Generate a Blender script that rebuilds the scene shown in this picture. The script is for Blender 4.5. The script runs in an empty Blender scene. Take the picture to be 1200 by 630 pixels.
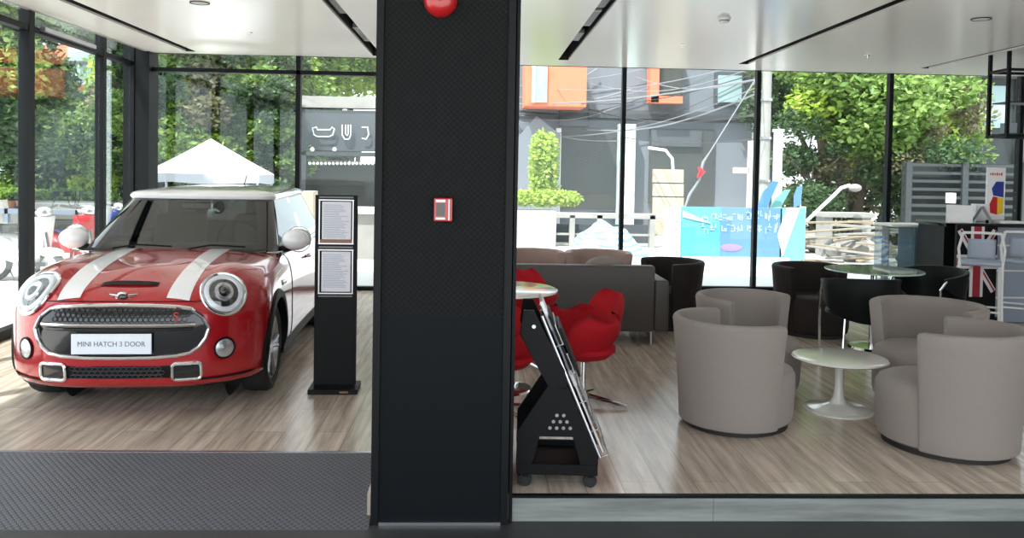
import bpy, bmesh, math, random
import numpy as np
from mathutils import Vector, Matrix, Euler
from mathutils.bvhtree import BVHTree
random.seed(7); np.random.seed(7)
PI = math.pi; R = math.radians
S = bpy.context.scene
COL = S.collection

# ------------------------------------------------------------------ camera
F, PPX, PPY, H = 970.0, 600.0, 228.0, 1.6
YAW, PITCH, ROLL = R(2.36), R(1.7), R(1.0)
CAMM = (Matrix.Rotation(-YAW, 3, 'Z') @ Matrix.Rotation(PI/2-PITCH, 3, 'X') @ Matrix.Rotation(ROLL, 3, 'Z'))
cd = bpy.data.cameras.new('camera'); cam = bpy.data.objects.new('camera', cd); COL.objects.link(cam)
cam.matrix_world = Matrix.Translation((0, 0, H)) @ CAMM.to_4x4()
cd.sensor_width = 36; cd.lens = F/1200*36; cd.shift_x = 0; cd.shift_y = -(315-PPY)/1200.0
cd.clip_end = 400
S.camera = cam

def at(px, py, Y):
    d = CAMM @ Vector(((px-PPX)/F, -(py-PPY)/F, -1)); t = Y/d.y
    return Vector((0, 0, H)) + d*t

# ------------------------------------------------------------------ world, sun, exposure
W = bpy.data.worlds.new('sky'); S.world = W; W.use_nodes = True
nt = W.node_tree; nt.nodes.clear()
bg = nt.nodes.new('ShaderNodeBackground'); wo = nt.nodes.new('ShaderNodeOutputWorld')
bg.inputs[0].default_value = (0.86, 0.94, 1.0, 1); bg.inputs[1].default_value = 1.35
nt.links.new(bg.outputs[0], wo.inputs[0])
sd = bpy.data.lights.new('sun', 'SUN'); sun = bpy.data.objects.new('sun', sd); COL.objects.link(sun)
sd.energy = 4.2; sd.angle = R(1.0); sd.color = (1, 0.96, 0.9)
sun.rotation_euler = Vector((0.32, 0.42, -0.87)).to_track_quat('-Z', 'Y').to_euler()
sun.location = (-10, -10, 30)
S.view_settings.view_transform = 'Standard'; S.view_settings.look = 'None'
S.view_settings.gamma = 1; S.view_settings.use_curve_mapping = False
S.view_settings.exposure = 1.15

# ------------------------------------------------------------------ helpers: materials
def mat(name, col, rough=0.5, metal=0.0, coat=0.0, trans=0.0, emis=None, spec=None, sheen=0.0, noise=None, bump=None):
    m = bpy.data.materials.new(name); m.use_nodes = True
    n = m.node_tree.nodes; l = m.node_tree.links; b = n['Principled BSDF']
    b.inputs['Base Color'].default_value = (*col, 1); b.inputs['Roughness'].default_value = rough
    b.inputs['Metallic'].default_value = metal; b.inputs['Coat Weight'].default_value = coat
    b.inputs['Coat Roughness'].default_value = 0.03
    b.inputs['Transmission Weight'].default_value = trans
    if spec is not None: b.inputs['Specular IOR Level'].default_value = spec
    if sheen: b.inputs['Sheen Weight'].default_value = sheen
    if emis: b.inputs['Emission Color'].default_value = (*emis[0], 1); b.inputs['Emission Strength'].default_value = emis[1]
    tc = n.new('ShaderNodeTexCoord')
    if noise:   # (scale, amount[, stretch])
        mp = n.new('ShaderNodeMapping'); mp.inputs['Scale'].default_value = noise[2] if len(noise) > 2 else (1, 1, 1)
        nz = n.new('ShaderNodeTexNoise'); nz.inputs['Scale'].default_value = noise[0]; nz.inputs['Detail'].default_value = 5
        mx = n.new('ShaderNodeMix'); mx.data_type = 'RGBA'
        a = noise[1]
        mx.inputs[6].default_value = (*[max(0, c*(1-a)) for c in col], 1); mx.inputs[7].default_value = (*[min(1, c*(1+a)) for c in col], 1)
        l.new(tc.outputs['Object'], mp.inputs[0]); l.new(mp.outputs[0], nz.inputs['Vector'])
        l.new(nz.outputs[0], mx.inputs[0]); l.new(mx.outputs[2], b.inputs['Base Color'])
    if bump:    # (scale, strength, distance)
        nz = n.new('ShaderNodeTexNoise'); nz.inputs['Scale'].default_value = bump[0]; nz.inputs['Detail'].default_value = 4
        bp = n.new('ShaderNodeBump'); bp.inputs['Strength'].default_value = bump[1]; bp.inputs['Distance'].default_value = bump[2]
        l.new(tc.outputs['Object'], nz.inputs['Vector']); l.new(nz.outputs[0], bp.inputs['Height']); l.new(bp.outputs[0], b.inputs['Normal'])
    return m

def wood_floor(name, c1, c2, rough, along='Y', width=0.19, length=1.25):
    m = bpy.data.materials.new(name); m.use_nodes = True
    n = m.node_tree.nodes; l = m.node_tree.links; b = n['Principled BSDF']
    tc = n.new('ShaderNodeTexCoord'); mp = n.new('ShaderNodeMapping')
    if along == 'Y': mp.inputs['Rotation'].default_value = (0, 0, PI/2)
    br = n.new('ShaderNodeTexBrick'); br.inputs['Scale'].default_value = 1
    br.inputs['Brick Width'].default_value = length; br.inputs['Row Height'].default_value = width
    br.inputs['Mortar Size'].default_value = 0.0016; br.inputs['Mortar Smooth'].default_value = 0.3; br.offset = 0.37
    br.inputs['Color1'].default_value = (*c1, 1); br.inputs['Color2'].default_value = (*c2, 1)
    br.inputs['Mortar'].default_value = (*[c*0.35 for c in c2], 1)
    nz = n.new('ShaderNodeTexNoise'); nz.inputs['Scale'].default_value = 1; nz.inputs['Detail'].default_value = 8; nz.inputs['Roughness'].default_value = .62
    mp2 = n.new('ShaderNodeMapping'); mp2.inputs['Scale'].default_value = (22, 1.5, 1) if along == 'Y' else (1.5, 22, 22)
    rp = n.new('ShaderNodeValToRGB'); rp.color_ramp.elements[0].position = .32; rp.color_ramp.elements[1].position = .7
    rp.color_ramp.elements[0].color = (.60, .57, .54, 1); rp.color_ramp.elements[1].color = (1.25, 1.22, 1.18, 1)
    mx = n.new('ShaderNodeMix'); mx.data_type = 'RGBA'; mx.blend_type = 'MULTIPLY'; mx.inputs[0].default_value = 1
    l.new(tc.outputs['Object'], mp.inputs[0]); l.new(mp.outputs[0], br.inputs['Vector'])
    l.new(tc.outputs['Object'], mp2.inputs[0]); l.new(mp2.outputs[0], nz.inputs['Vector']); l.new(nz.outputs[0], rp.inputs[0])
    l.new(br.outputs['Color'], mx.inputs[6]); l.new(rp.outputs[0], mx.inputs[7]); l.new(mx.outputs[2], b.inputs['Base Color'])
    b.inputs['Roughness'].default_value = rough; b.inputs['Specular IOR Level'].default_value = .5
    bp = n.new('ShaderNodeBump'); bp.inputs['Strength'].default_value = .12; bp.inputs['Distance'].default_value = .002
    l.new(nz.outputs[0], bp.inputs['Height']); l.new(bp.outputs[0], b.inputs['Normal'])
    return m

def studded(name, base, top, pitch, rough, axes, size=.33, hgt=.003, spec=.5):
    """staggered round studs from fract() of the object coordinates; axes = which two coordinates"""
    m = bpy.data.materials.new(name); m.use_nodes = True
    n = m.node_tree.nodes; l = m.node_tree.links; b = n['Principled BSDF']
    tc = n.new('ShaderNodeTexCoord'); sp = n.new('ShaderNodeSeparateXYZ'); l.new(tc.outputs['Object'], sp.inputs[0])
    def M(op, a, c=None):
        x = n.new('ShaderNodeMath'); x.operation = op
        for i, v in enumerate((a, c)):
            if v is None: continue
            if isinstance(v, (int, float)): x.inputs[i].default_value = v
            else: l.new(v, x.inputs[i])
        return x.outputs[0]
    def dist(off):
        q = []
        for a in axes:
            v = M('DIVIDE', sp.outputs[a], pitch*(1.0 if a == axes[0] else 1.0)); v = M('FRACT', M('ADD', v, off+100)); v = M('SUBTRACT', v, .5); q.append(M('MULTIPLY', v, v))
        return M('SQRT', M('ADD', q[0], q[1]))
    d = M('MINIMUM', dist(0), dist(.5))
    mr = n.new('ShaderNodeMapRange'); mr.inputs['From Min'].default_value = size; mr.inputs['From Max'].default_value = size*.7
    l.new(d, mr.inputs['Value'])
    bp = n.new('ShaderNodeBump'); bp.inputs['Strength'].default_value = .9; bp.inputs['Distance'].default_value = hgt
    l.new(mr.outputs[0], bp.inputs['Height']); l.new(bp.outputs[0], b.inputs['Normal'])
    mx = n.new('ShaderNodeMix'); mx.data_type = 'RGBA'; mx.inputs[6].default_value = (*base, 1); mx.inputs[7].default_value = (*top, 1)
    l.new(mr.outputs[0], mx.inputs[0]); l.new(mx.outputs[2], b.inputs['Base Color']); b.inputs['Roughness'].default_value = rough; b.inputs['Specular IOR Level'].default_value = spec
    return m

def glass(name, tint=(.93, .96, .95), refl=.06):
    m = bpy.data.materials.new(name); m.use_nodes = True
    n = m.node_tree.nodes; l = m.node_tree.links; n.clear()
    o = n.new('ShaderNodeOutputMaterial'); t = n.new('ShaderNodeBsdfTransparent'); g = n.new('ShaderNodeBsdfGlossy')
    t.inputs[0].default_value = (*tint, 1); g.inputs['Roughness'].default_value = .01; g.inputs[0].default_value = (.95, 1, 1, 1)
    f = n.new('ShaderNodeFresnel'); gg = n.new('ShaderNodeNewGeometry'); mr = n.new('ShaderNodeMapRange')
    mr.inputs['To Min'].default_value = 1.30; mr.inputs['To Max'].default_value = 1/1.30   # the same reflectance from both faces of the thin pane
    l.new(gg.outputs['Backfacing'], mr.inputs['Value']); l.new(mr.outputs[0], f.inputs[0])
    a = n.new('ShaderNodeMath'); a.operation = 'MAXIMUM'; a.inputs[1].default_value = refl
    mx = n.new('ShaderNodeMixShader')
    l.new(f.outputs[0], a.inputs[0]); l.new(a.outputs[0], mx.inputs[0]); l.new(t.outputs[0], mx.inputs[1]); l.new(g.outputs[0], mx.inputs[2])
    l.new(mx.outputs[0], o.inputs[0]); return m

def leafmat(name, c, c2):
    m = bpy.data.materials.new(name); m.use_nodes = True
    n = m.node_tree.nodes; l = m.node_tree.links; b = n['Principled BSDF']; out = n['Material Output']
    gi = n.new('ShaderNodeNewGeometry'); rp = n.new('ShaderNodeMix'); rp.data_type = 'RGBA'
    rp.inputs[6].default_value = (*c, 1); rp.inputs[7].default_value = (*c2, 1)
    l.new(gi.outputs['Random Per Island'], rp.inputs[0]); l.new(rp.outputs[2], b.inputs['Base Color']); b.inputs['Roughness'].default_value = .5
    tr = n.new('ShaderNodeBsdfTranslucent'); l.new(rp.outputs[2], tr.inputs[0])
    mx = n.new('ShaderNodeMixShader'); mx.inputs[0].default_value = .35
    l.new(b.outputs[0], mx.inputs[1]); l.new(tr.outputs[0], mx.inputs[2]); l.new(mx.outputs[0], out.inputs[0])
    return m

# ------------------------------------------------------------------ helpers: meshes
class MB:
    def __init__(s): s.v = []; s.f = []
    def add(s, vs, fs):
        o = len(s.v); s.v += [tuple(p) for p in vs]; s.f += [tuple(i+o for i in f) for f in fs]; return s
    def box(s, c, d, rot=None):
        hx, hy, hz = d[0]/2, d[1]/2, d[2]/2
        vs = [Vector((x, y, z)) for x in (-hx, hx) for y in (-hy, hy) for z in (-hz, hz)]
        if rot is not None:
            Rm = Euler(rot).to_matrix() if not isinstance(rot, Matrix) else rot
            vs = [Rm @ v for v in vs]
        c = Vector(c)
        return s.add([v+c for v in vs], [(0, 1, 3, 2), (4, 6, 7, 5), (0, 4, 5, 1), (2, 3, 7, 6), (0, 2, 6, 4), (1, 5, 7, 3)])
    def bb(s, x0, x1, y0, y1, z0, z1): return s.box(((x0+x1)/2, (y0+y1)/2, (z0+z1)/2), (abs(x1-x0), abs(y1-y0), abs(z1-z0)))
    def cyl(s, p0, p1, r0, r1=None, n=16, caps=True):
        r1 = r0 if r1 is None else r1
        p0, p1 = Vector(p0), Vector(p1); d = (p1-p0).normalized()
        u = d.orthogonal().normalized(); w = d.cross(u)
        vs = []
        for p, r in ((p0, r0), (p1, r1)):
            for i in range(n): a = 2*PI*i/n; vs.append(p+u*(r*math.cos(a))+w*(r*math.sin(a)))
        fs = [(i, (i+1) % n, n+(i+1) % n, n+i) for i in range(n)]
        if caps: fs += [tuple(range(n)), tuple(range(n, 2*n))]
        return s.add(vs, fs)
    def tube(s, pts, r, n=8, closed=False):
        pts = [Vector(p) for p in pts]; N = len(pts); vs = []; up = None
        for i, p in enumerate(pts):
            a = pts[i-1] if (i > 0 or closed) else p; b = pts[(i+1) % N] if (i < N-1 or closed) else p
            d = (b-a).normalized()
            if up is None: up = d.orthogonal().normalized()
            up = (up-d*up.dot(d)).normalized() if (up-d*up.dot(d)).length > 1e-5 else d.orthogonal().normalized()
            w = d.cross(up); rr = r[i] if isinstance(r, (list, tuple)) else r
            for k in range(n): t = 2*PI*k/n; vs.append(p+up*(rr*math.cos(t))+w*(rr*math.sin(t)))
        fs = []
        for i in range(N if closed else N-1):
            j = (i+1) % N
            for k in range(n): fs.append((i*n+k, i*n+(k+1) % n, j*n+(k+1) % n, j*n+k))
        if not closed: fs += [tuple(range(n)), tuple(range((N-1)*n, N*n))]
        return s.add(vs, fs)
    def lathe(s, prof, c=(0, 0, 0), n=32, axis='Z'):
        c = Vector(c); vs = []; fs = []; m = len(prof)
        for i in range(n):
            a = 2*PI*i/n
            for r, z in prof:
                p = (r*math.cos(a), r*math.sin(a), z)
                if axis == 'X': p = (p[2], p[0], p[1])
                if axis == 'Y': p = (p[0], p[2], p[1])
                vs.append(c+Vector(p))
        for i in range(n):
            j = (i+1) % n
            for k in range(m-1): fs.append((i*m+k, j*m+k, j*m+k+1, i*m+k+1))
        return s.add(vs, fs)
    def prism(s, poly, y0, y1, plane='XZ'):
        n = len(poly)
        def P(a, b, y): return (a, y, b) if plane == 'XZ' else ((a, b, y) if plane == 'XY' else (y, a, b))
        vs = [P(a, b, y0) for a, b in poly]+[P(a, b, y1) for a, b in poly]
        return s.add(vs, [tuple(range(n)), tuple(range(n, 2*n))]+[(i, (i+1) % n, n+(i+1) % n, n+i) for i in range(n)])
    def sphere(s, c, r, n=16, m=10):
        c = Vector(c); r = (r, r, r) if isinstance(r, (int, float)) else r
        vs = []; fs = []
        for i in range(m+1):
            t = PI*i/m
            for k in range(n):
                a = 2*PI*k/n; vs.append(c+Vector((r[0]*math.sin(t)*math.cos(a), r[1]*math.sin(t)*math.sin(a), r[2]*math.cos(t))))
        for i in range(m):
            for k in range(n): fs.append((i*n+k, i*n+(k+1) % n, (i+1)*n+(k+1) % n, (i+1)*n+k))
        return s.add(vs, fs)
    def grid(s, pts, closed_u=False, closed_v=False):
        nu = len(pts); nv = len(pts[0]); vs = [p for row in pts for p in row]; fs = []
        for i in range(nu if closed_u else nu-1):
            for k in range(nv if closed_v else nv-1):
                a, b = (i+1) % nu, (k+1) % nv; fs.append((i*nv+k, i*nv+b, a*nv+b, a*nv+k))
        return s.add(vs, fs)
    def build(s, name, m, parent=None, smooth=False, bevel=0, seg=2, sub=0, solid=0, normals=True):
        me = bpy.data.meshes.new(name); me.from_pydata(s.v, [], s.f)
        bm = bmesh.new(); bm.from_mesh(me); bmesh.ops.remove_doubles(bm, verts=bm.verts, dist=1e-5)
        if normals: bmesh.ops.recalc_face_normals(bm, faces=bm.faces)
        bm.to_mesh(me); bm.free()
        me.materials.append(m)
        if smooth: me.shade_smooth()
        o = bpy.data.objects.new(name, me); COL.objects.link(o)
        if parent is not None: o.parent = parent
        if solid: md = o.modifiers.new('s', 'SOLIDIFY'); md.thickness = solid; md.offset = 0
        if bevel: md = o.modifiers.new('b', 'BEVEL'); md.width = bevel; md.segments = seg; md.limit_method = 'ANGLE'; md.angle_limit = R(35)
        if sub: md = o.modifiers.new('u', 'SUBSURF'); md.levels = sub; md.render_levels = sub
        if smooth and name not in ('armrest', 'scatter_cushion') and (bevel or not sub) and len(me.polygons) < 40000:
            try: me.set_sharp_from_angle(angle=R(38)) if not bevel else None
            except Exception: pass
        return o

def tag(o, label=None, cat=None, group=None, kind=None):
    if label: o['label'] = label
    if cat: o['category'] = cat
    if group: o['group'] = group
    if kind: o['kind'] = kind
    return o
def empty(name, loc, rz, label, cat, group=None):
    o = bpy.data.objects.new(name, None); COL.objects.link(o); o.empty_display_size = .1
    o.location = loc; o.rotation_euler = (0, 0, rz); return tag(o, label, cat, group)
def struct(mb, name, m, **k): return tag(mb.build(name, m, **k), kind='structure')
def copy_tree(o, parent=None):
    c = o.copy(); COL.objects.link(c); c.parent = parent
    for ch in list(o.children): copy_tree(ch, c)
    return c
def place(o, loc, rz, label, group=None):
    o.location = loc; o.rotation_euler = (0, 0, rz); o['label'] = label
    if group: o['group'] = group
    return o
def text_mesh(name, txt, size, m, parent, loc, rot, depth=.0008, align='CENTER', sx=1.0):
    cu = bpy.data.curves.new(name, 'FONT'); cu.body = txt; cu.size = size; cu.align_x = align; cu.align_y = 'CENTER'; cu.extrude = depth
    t = bpy.data.objects.new(name, cu); COL.objects.link(t)
    me = bpy.data.meshes.new_from_object(t.evaluated_get(bpy.context.evaluated_depsgraph_get()))
    bpy.data.objects.remove(t); me.materials.clear(); me.materials.append(m)
    o = bpy.data.objects.new(name, me); COL.objects.link(o); o.parent = parent
    o.location = loc; o.rotation_euler = rot; o.scale = (sx, 1, 1); return o

# ------------------------------------------------------------------ materials
M = {}
M['floor'] = wood_floor('oak plank floor', (.64, .555, .48), (.50, .43, .365), .22)
M['riser'] = wood_floor('grey oak riser', (.27, .30, .29), (.21, .235, .23), .5, along='X', width=.5, length=1.9)
M['lower'] = mat('dark stone tile', (.035, .035, .037), .5, noise=(3, .4))
M['ramp'] = studded('black studded rubber', (.035, .036, .042), (.10, .105, .12), .034, .42, (0, 1), .36, .003)
M['perf'] = studded('black perforated steel', (.0075, .009, .009), (.003, .004, .004), .030, .6, (0, 2), .32, .0015, .14)
M['black_panel'] = mat('charcoal panel', (.004, .006, .008), .6, spec=.12)
M['black_trim'] = mat('black trim', (.004, .005, .006), .5, spec=.2)
M['ceiling'] = mat('glossy white ceiling film', (.90, .86, .825), .19, spec=.5, noise=(.7, .03))
M['slot'] = mat('black slot', (.01, .01, .01), .6)
M['slot_metal'] = mat('slot fitting grey', (.35, .35, .34), .4, .6)
M['mullion'] = mat('black aluminium frame', (.006, .0075, .009), .5, spec=.14)
M['glass'] = glass('window glass', (.955, .975, .97), .022)
M['wall'] = mat('dark wall paint', (.05, .052, .055), .7)
M['wall_light'] = mat('grey wall paint', (.32, .31, .30), .8)
M['roofm'] = mat('roof slab', (.3, .3, .3), .8)
M['taupe'] = mat('taupe upholstery', (.25, .214, .192), .8, sheen=.1, noise=(40, .06), bump=(260, .15, .001))
M['brown_leather'] = mat('dark taupe upholstery', (.066, .058, .052), .55, noise=(12, .08), bump=(180, .15, .001))
M['rose'] = mat('rosy brown upholstery', (.36, .25, .215), .6, noise=(10, .06))
M['dark_tub'] = mat('dark brown upholstery', (.022, .017, .015), .7, spec=.2, noise=(10, .15))
M['dark_base'] = mat('dark plinth', (.012, .010, .009), .6)
M['white_gloss'] = mat('white lacquer', (.76, .75, .70), .14, coat=.4)
M['chrome'] = mat('chrome', (.82, .82, .83), .12, 1.0)
M['steel'] = mat('brushed steel', (.5, .5, .52), .3, 1.0)
M['red_fabric'] = mat('red felt upholstery', (.36, .004, .010), .8, spec=.25, noise=(20, .1), bump=(200, .15, .001))
M['black_plastic'] = mat('black plastic', (.0055, .006, .0065), .5, spec=.16)
M['black_gloss'] = mat('gloss black', (.006, .006, .007), .08, coat=.6)
M['rubber'] = mat('tyre rubber', (.012, .012, .012), .75)
M['car_red'] = mat('red car paint', (.40, .006, .012), .25, 0.25, coat=1.0)
M['car_white'] = mat('white car paint', (.80, .80, .80), .25, coat=1.0)
M['car_glass'] = glass('car window glass', (.33, .37, .37), .10)
M['mesh'] = mat('dark grille mesh', (.03, .03, .032), .4)
M['lens'] = glass('clear lamp lens', (.96, .97, .98), .10)
M['lamp_in'] = mat('lamp inner chrome', (.72, .73, .75), .25, .8)
M['drl'] = mat('daylight ring white', (.8, .82, .85), .3)
M['rim'] = mat('alloy silver', (.55, .55, .56), .28, .85)
M['interior'] = mat('car interior cloth', (.014, .014, .015), .8)
M['plate'] = mat('pale blue white plate', (.72, .76, .82), .4)
M['ink'] = mat('grey print', (.16, .17, .2), .6)
M['paper'] = mat('printed paper', (.74, .73, .78), .6, noise=(60, .06))
M['paper_white'] = mat('white card', (.85, .85, .85), .6)
M['oak_strip'] = mat('brown wood strip', (.28, .13, .06), .5)
M['signal_red'] = mat('fire alarm red', (.42, .010, .012), .3, coat=.5)
M['amber'] = mat('amber lens', (.9, .35, .03), .3)
M['red_gloss'] = mat('red gloss', (.55, .01, .02), .3)
M['ground'] = mat('sunlit concrete', (.58, .57, .55), .9, noise=(1.2, .12))
M['concrete'] = mat('weathered concrete', (.30, .295, .28), .9, noise=(3, .25))
M['granite'] = mat('speckled pale granite', (.55, .55, .57), .8, noise=(14, .35))
M['facade'] = mat('blue grey facade', (.16, .18, .21), .8, noise=(.8, .12))
M['facade_dark'] = mat('dark facade cladding', (.06, .07, .08), .7, noise=(2, .3))
M['dark_glass'] = mat('dark shop glazing', (.05, .055, .052), .5, noise=(1.5, .35), spec=.3)
M['orange'] = mat('orange render', (.72, .19, .10), .8, noise=(3, .08))
M['brick_orange'] = mat('orange brick', (.55, .20, .11), .85, noise=(5, .2))
M['pale_glass'] = mat('pale window', (.30, .42, .44), .2)
M['white_paint'] = mat('white paint', (.78, .78, .76), .5)
M['aqua_white'] = mat('pale aqua render', (.55, .72, .72), .7)
M['beige_board'] = mat('beige board', (.45, .39, .30), .8, noise=(4, .1))
M['tarp_white'] = mat('white tarpaulin', (.8, .82, .84), .6)
M['tarp_blue'] = mat('blue tarpaulin', (.08, .24, .62), .5)
M['canvas'] = mat('white canvas', (.82, .83, .86), .7)
M['valance'] = mat('grey canvas edge', (.38, .40, .44), .7)
M['wire'] = mat('pale cable', (.22, .23, .25), .6)
M['wire_dark'] = mat('dark cable', (.05, .05, .055), .6)
M['bark'] = mat('bark', (.16, .13, .10), .9, noise=(8, .4))
M['timber'] = mat('weathered timber', (.30, .25, .18), .85, noise=(10, .3))
M['rubble'] = mat('rubble stone', (.24, .23, .215), .9, noise=(5, .35))
M['louvre'] = mat('grey louvre', (.03, .037, .04), .6)
M['louvre_dark'] = mat('dark backing', (.02, .025, .025), .8)
M['teal'] = mat('teal grey cabinet', (.10, .17, .20), .4)
M['frost'] = glass('frosted grey acrylic', (.55, .60, .60), .08)
M['frost_panel'] = mat('cool grey panel', (.32, .37, .45), .35)
M['table_glass'] = mat('green edged glass', (.42, .55, .50), .05, coat=.5)
M['navy'] = mat('navy print', (.015, .04, .28), .4)
M['yellow'] = mat('yellow print', (.85, .55, .02), .4)
M['flag_white'] = mat('flag white', (.72, .70, .70), .6)
M['flag_red'] = mat('flag red', (.32, .01, .03), .6)
M['banner_cyan'] = mat('cyan banner print', (.10, .40, .58), .5)
M['banner_blue'] = mat('blue banner print', (.12, .27, .52), .5)
M['banner_pale'] = mat('pale banner print', (.50, .72, .80), .5)
M['banner_green'] = mat('sea green banner print', (.18, .48, .45), .5)
M['purple'] = mat('purple print', (.30, .22, .50), .6)
M['leaf_bright'] = leafmat('bright leaves', (.26, .42, .04), (.55, .68, .12))
M['leaf_mid'] = leafmat('mid leaves', (.10, .20, .04), (.32, .47, .12))
M['leaf_dark'] = leafmat('deep leaves', (.03, .07, .03), (.10, .18, .07))
M['leaf_dry'] = leafmat('dry leaves', (.12, .13, .06), (.30, .28, .17))
M['terracotta'] = mat('terracotta', (.35, .16, .10), .8)
M['skin'] = mat('white sticker', (.8, .8, .8), .6)

# ================================================================== ROOM
CZ = 3.02                                # ceiling height
YL, YR = 10.85, 11.25                    # back glass, left and right bays
JOG = 0.0
floor = struct(MB().bb(-4.6, -.52, 4.63, YL+.05, -.13, 0).bb(-.52, 8.0, 4.05, YR+.05, -.13, -.0), 'floor', M['floor'])
struct(MB().bb(.19, 8.0, 4.03, 4.05, -.135, -.012), 'trim_1', M['riser'])
struct(MB().bb(.19, 8.0, 4.022, 4.052, -.012, .001), 'trim_2', M['black_trim'])
struct(MB().bb(-4.9, 8.4, .8, 4.06, -.2, -.13), 'floor_lower', M['lower'])
struct(MB().bb(-60, 60, -40, .8, -.22, -.135).bb(-60, -4.9, .8, 4.6, -.22, -.135), 'bounce_paving', M['ground'])  # unseen pale paving behind the camera, added to bounce sunlight onto the ceiling
# studded ramp (real slope) left of the pillar
struct(MB().prism([(3.93, -.13), (4.63, -.001), (4.63, -.13)], -4.6, -.50, 'YZ'), 'ramp', M['ramp'])
struct(MB().bb(-4.6, -.505, 4.63, 4.65, -.001, .003), 'trim_3', M['steel'])
# pillar
px0, px1, py0 = -.495, .185, 3.985
struct(MB().bb(px0+.03, px1-.03, py0+.012, 4.68, -.13, .885), 'pillar', M['black_panel'])
struct(MB().bb(px0+.03, px1-.03, py0+.014, 4.68, .885, CZ), 'pillar_cladding', M['perf'])
struct(MB().bb(px0, px0+.035, py0, 4.70, -.13, CZ).bb(px1-.05, px1-.015, py0, 4.70, -.13, CZ).bb(px1-.008, px1+.008, py0+.03, 4.70, -.13, CZ), 'pillar_trim', M['black_trim'])
struct(MB().bb(px0+.04, px1-.05, py0-.006, py0+.014, -.13, -.115), 'trim_4', M['steel'])
# left glass wall: a line from the far corner towards the camera, splaying
def LW(Y): return -4.42+(10.87-Y)*.05
LX = lambda Y: LW(Y)
# ceiling in strips, with the slots between them
slots = [(-3.70, -3.57), (-1.36, -1.24), (1.0, 1.13), (3.33, 3.46), (5.74, 5.85)]
YE = 10.62
cb = MB(); edges = [-4.22]+[e for s_ in slots for e in s_]+[8.0]
for i in range(0, len(edges), 2):
    cb.bb(edges[i], edges[i+1], 2.4, YE, CZ, CZ+.05)
cb.bb(-4.22, -.3, YE, YL, CZ, CZ+.05); cb.bb(-.3, 8.0, YE, YR, CZ, CZ+.05)
struct(cb, 'ceiling', M['ceiling'])
sb = MB()
for a, b in slots:
    sb.bb(a-.004, a+.004, 2.4, YE, CZ+.02, CZ+.2).bb(b-.004, b+.004, 2.4, YE, CZ+.02, CZ+.2).bb(a, b, 2.4, YE, CZ+.18, CZ+.2)
    sb.bb(a, b, YE-.006, YE, CZ+.0, CZ+.2)
struct(sb, 'ceiling_slots', M['slot'])
struct(MB().bb(-4.22, 8.2, -.4, YR+.3, CZ+.22, CZ+.5).bb(-5.6, 8.2, -.4, 2.4, CZ, CZ+.5), 'roof_sun_block', M['roofm'])  # unseen roof, extended over the camera to block sun and limit sky light
struct(MB().bb(-4.24, -4.20, 2.4, YL, CZ+.0, CZ+.3), 'trim_5', M['ceiling'])
struct(MB().bb(8.0, 8.2, -.4, YR+.2, -.2, CZ+.3), 'wall_right', M['wall_light'])

# --- window walls: frames and panes
def frame_boxes(mb, x, y, w=.06, d=.10, z0=0.0, z1=CZ+.4): mb.bb(x-w/2, x+w/2, y-d/2, y+d/2, z0, z1)
fr = MB()
for x in (-2.335, -.40): frame_boxes(fr, x, YL)
fr.bb(-4.3, -.38, YL-.05, YL+.05, 2.785, 2.835); fr.bb(-4.3, -.38, YL-.05, YL+.05, 0, .05)
fr.bb(-4.3, -.38, YL-.04, YL+.04, CZ+.0, CZ+.25)
fo = struct(fr, 'window_frame_back_left', M['mullion'])
struct(MB().bb(-4.36, -2.36, YL-.005, YL+.005, .05, CZ), 'window_1', M['glass'])
struct(MB().bb(-2.31, -.40, YL-.005, YL+.005, .05, CZ), 'window_2', M['glass'])
struct(MB().bb(-4.50, -4.18, YL-.16, YL+.14, -.13, CZ+.4), 'corner_column', M['mullion'])
fr = MB()
for x in (-.1, 1.965, 3.815, 5.665, 7.52): frame_boxes(fr, x, YR, .055)
fr.bb(-.1, 8.0, YR-.04, YR+.04, 0, .05); fr.bb(-.1, 8.0, YR-.04, YR+.04, CZ, CZ+.25); fr.bb(-.42, -.08, YL-.05, YR+.05, 0, CZ+.3)
struct(fr, 'window_frame_back_right', M['mullion'])
for i, (a, b) in enumerate([(-.08, 1.94), (1.99, 3.79), (3.84, 5.64), (5.69, 7.49)]):
    struct(MB().bb(a, b, YR-.005, YR+.005, .05, CZ), 'window_%d' % (i+3), M['glass'])
# left wall
fr = MB(); ys = [4.65, 6.3, 8.03, 9.76, 10.7]; ang = math.atan2(.05, 1)
def lbox(mb, ya, yb, w, z0, z1, off=0):
    p = Vector((LX(ya)+off, ya, 0)); q = Vector((LX(yb)+off, yb, 0)); d = (q-p); L = d.length
    mb.box(((p.x+q.x)/2, (p.y+q.y)/2, (z0+z1)/2), (w, L, z1-z0), (0, 0, math.atan2(-d.x, d.y)))
for y, w in zip(ys, (.09, .09, .11, .08, .06)): lbox(fr, y-w/2, y+w/2, .10, -.1, 3.5)
lbox(fr, 4.62, 10.7, .09, 2.83, 2.885); lbox(fr, 4.62, 10.7, .10, -.1, .09); lbox(fr, 4.62, 10.7, .09, 3.42, 3.5)
struct(fr, 'window_frame_left', M['mullion'])
for i in range(4):
    g = MB(); lbox(g, ys[i]+.05, ys[i+1]-.05, .008, .09, 3.42); struct(g, 'window_%d' % (i+7), M['glass'])
lo = MB(); lbox(lo, 8.2, 9.4, .07, 2.86, 2.90, .06)
struct(lo, 'trim_6', M['steel'])

# ground outside
struct(MB().bb(-60, 60, YR+.06, 70, -.2, -.06).bb(-60, -4.6, 4.6, YR+.06, -.2, -.06).bb(-4.6, -.3, YL+.06, YR+.06, -.2, -.06).bb(8.4, 60, 2.2, YR+.06, -.2, -.06), 'ground', M['ground'])

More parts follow.
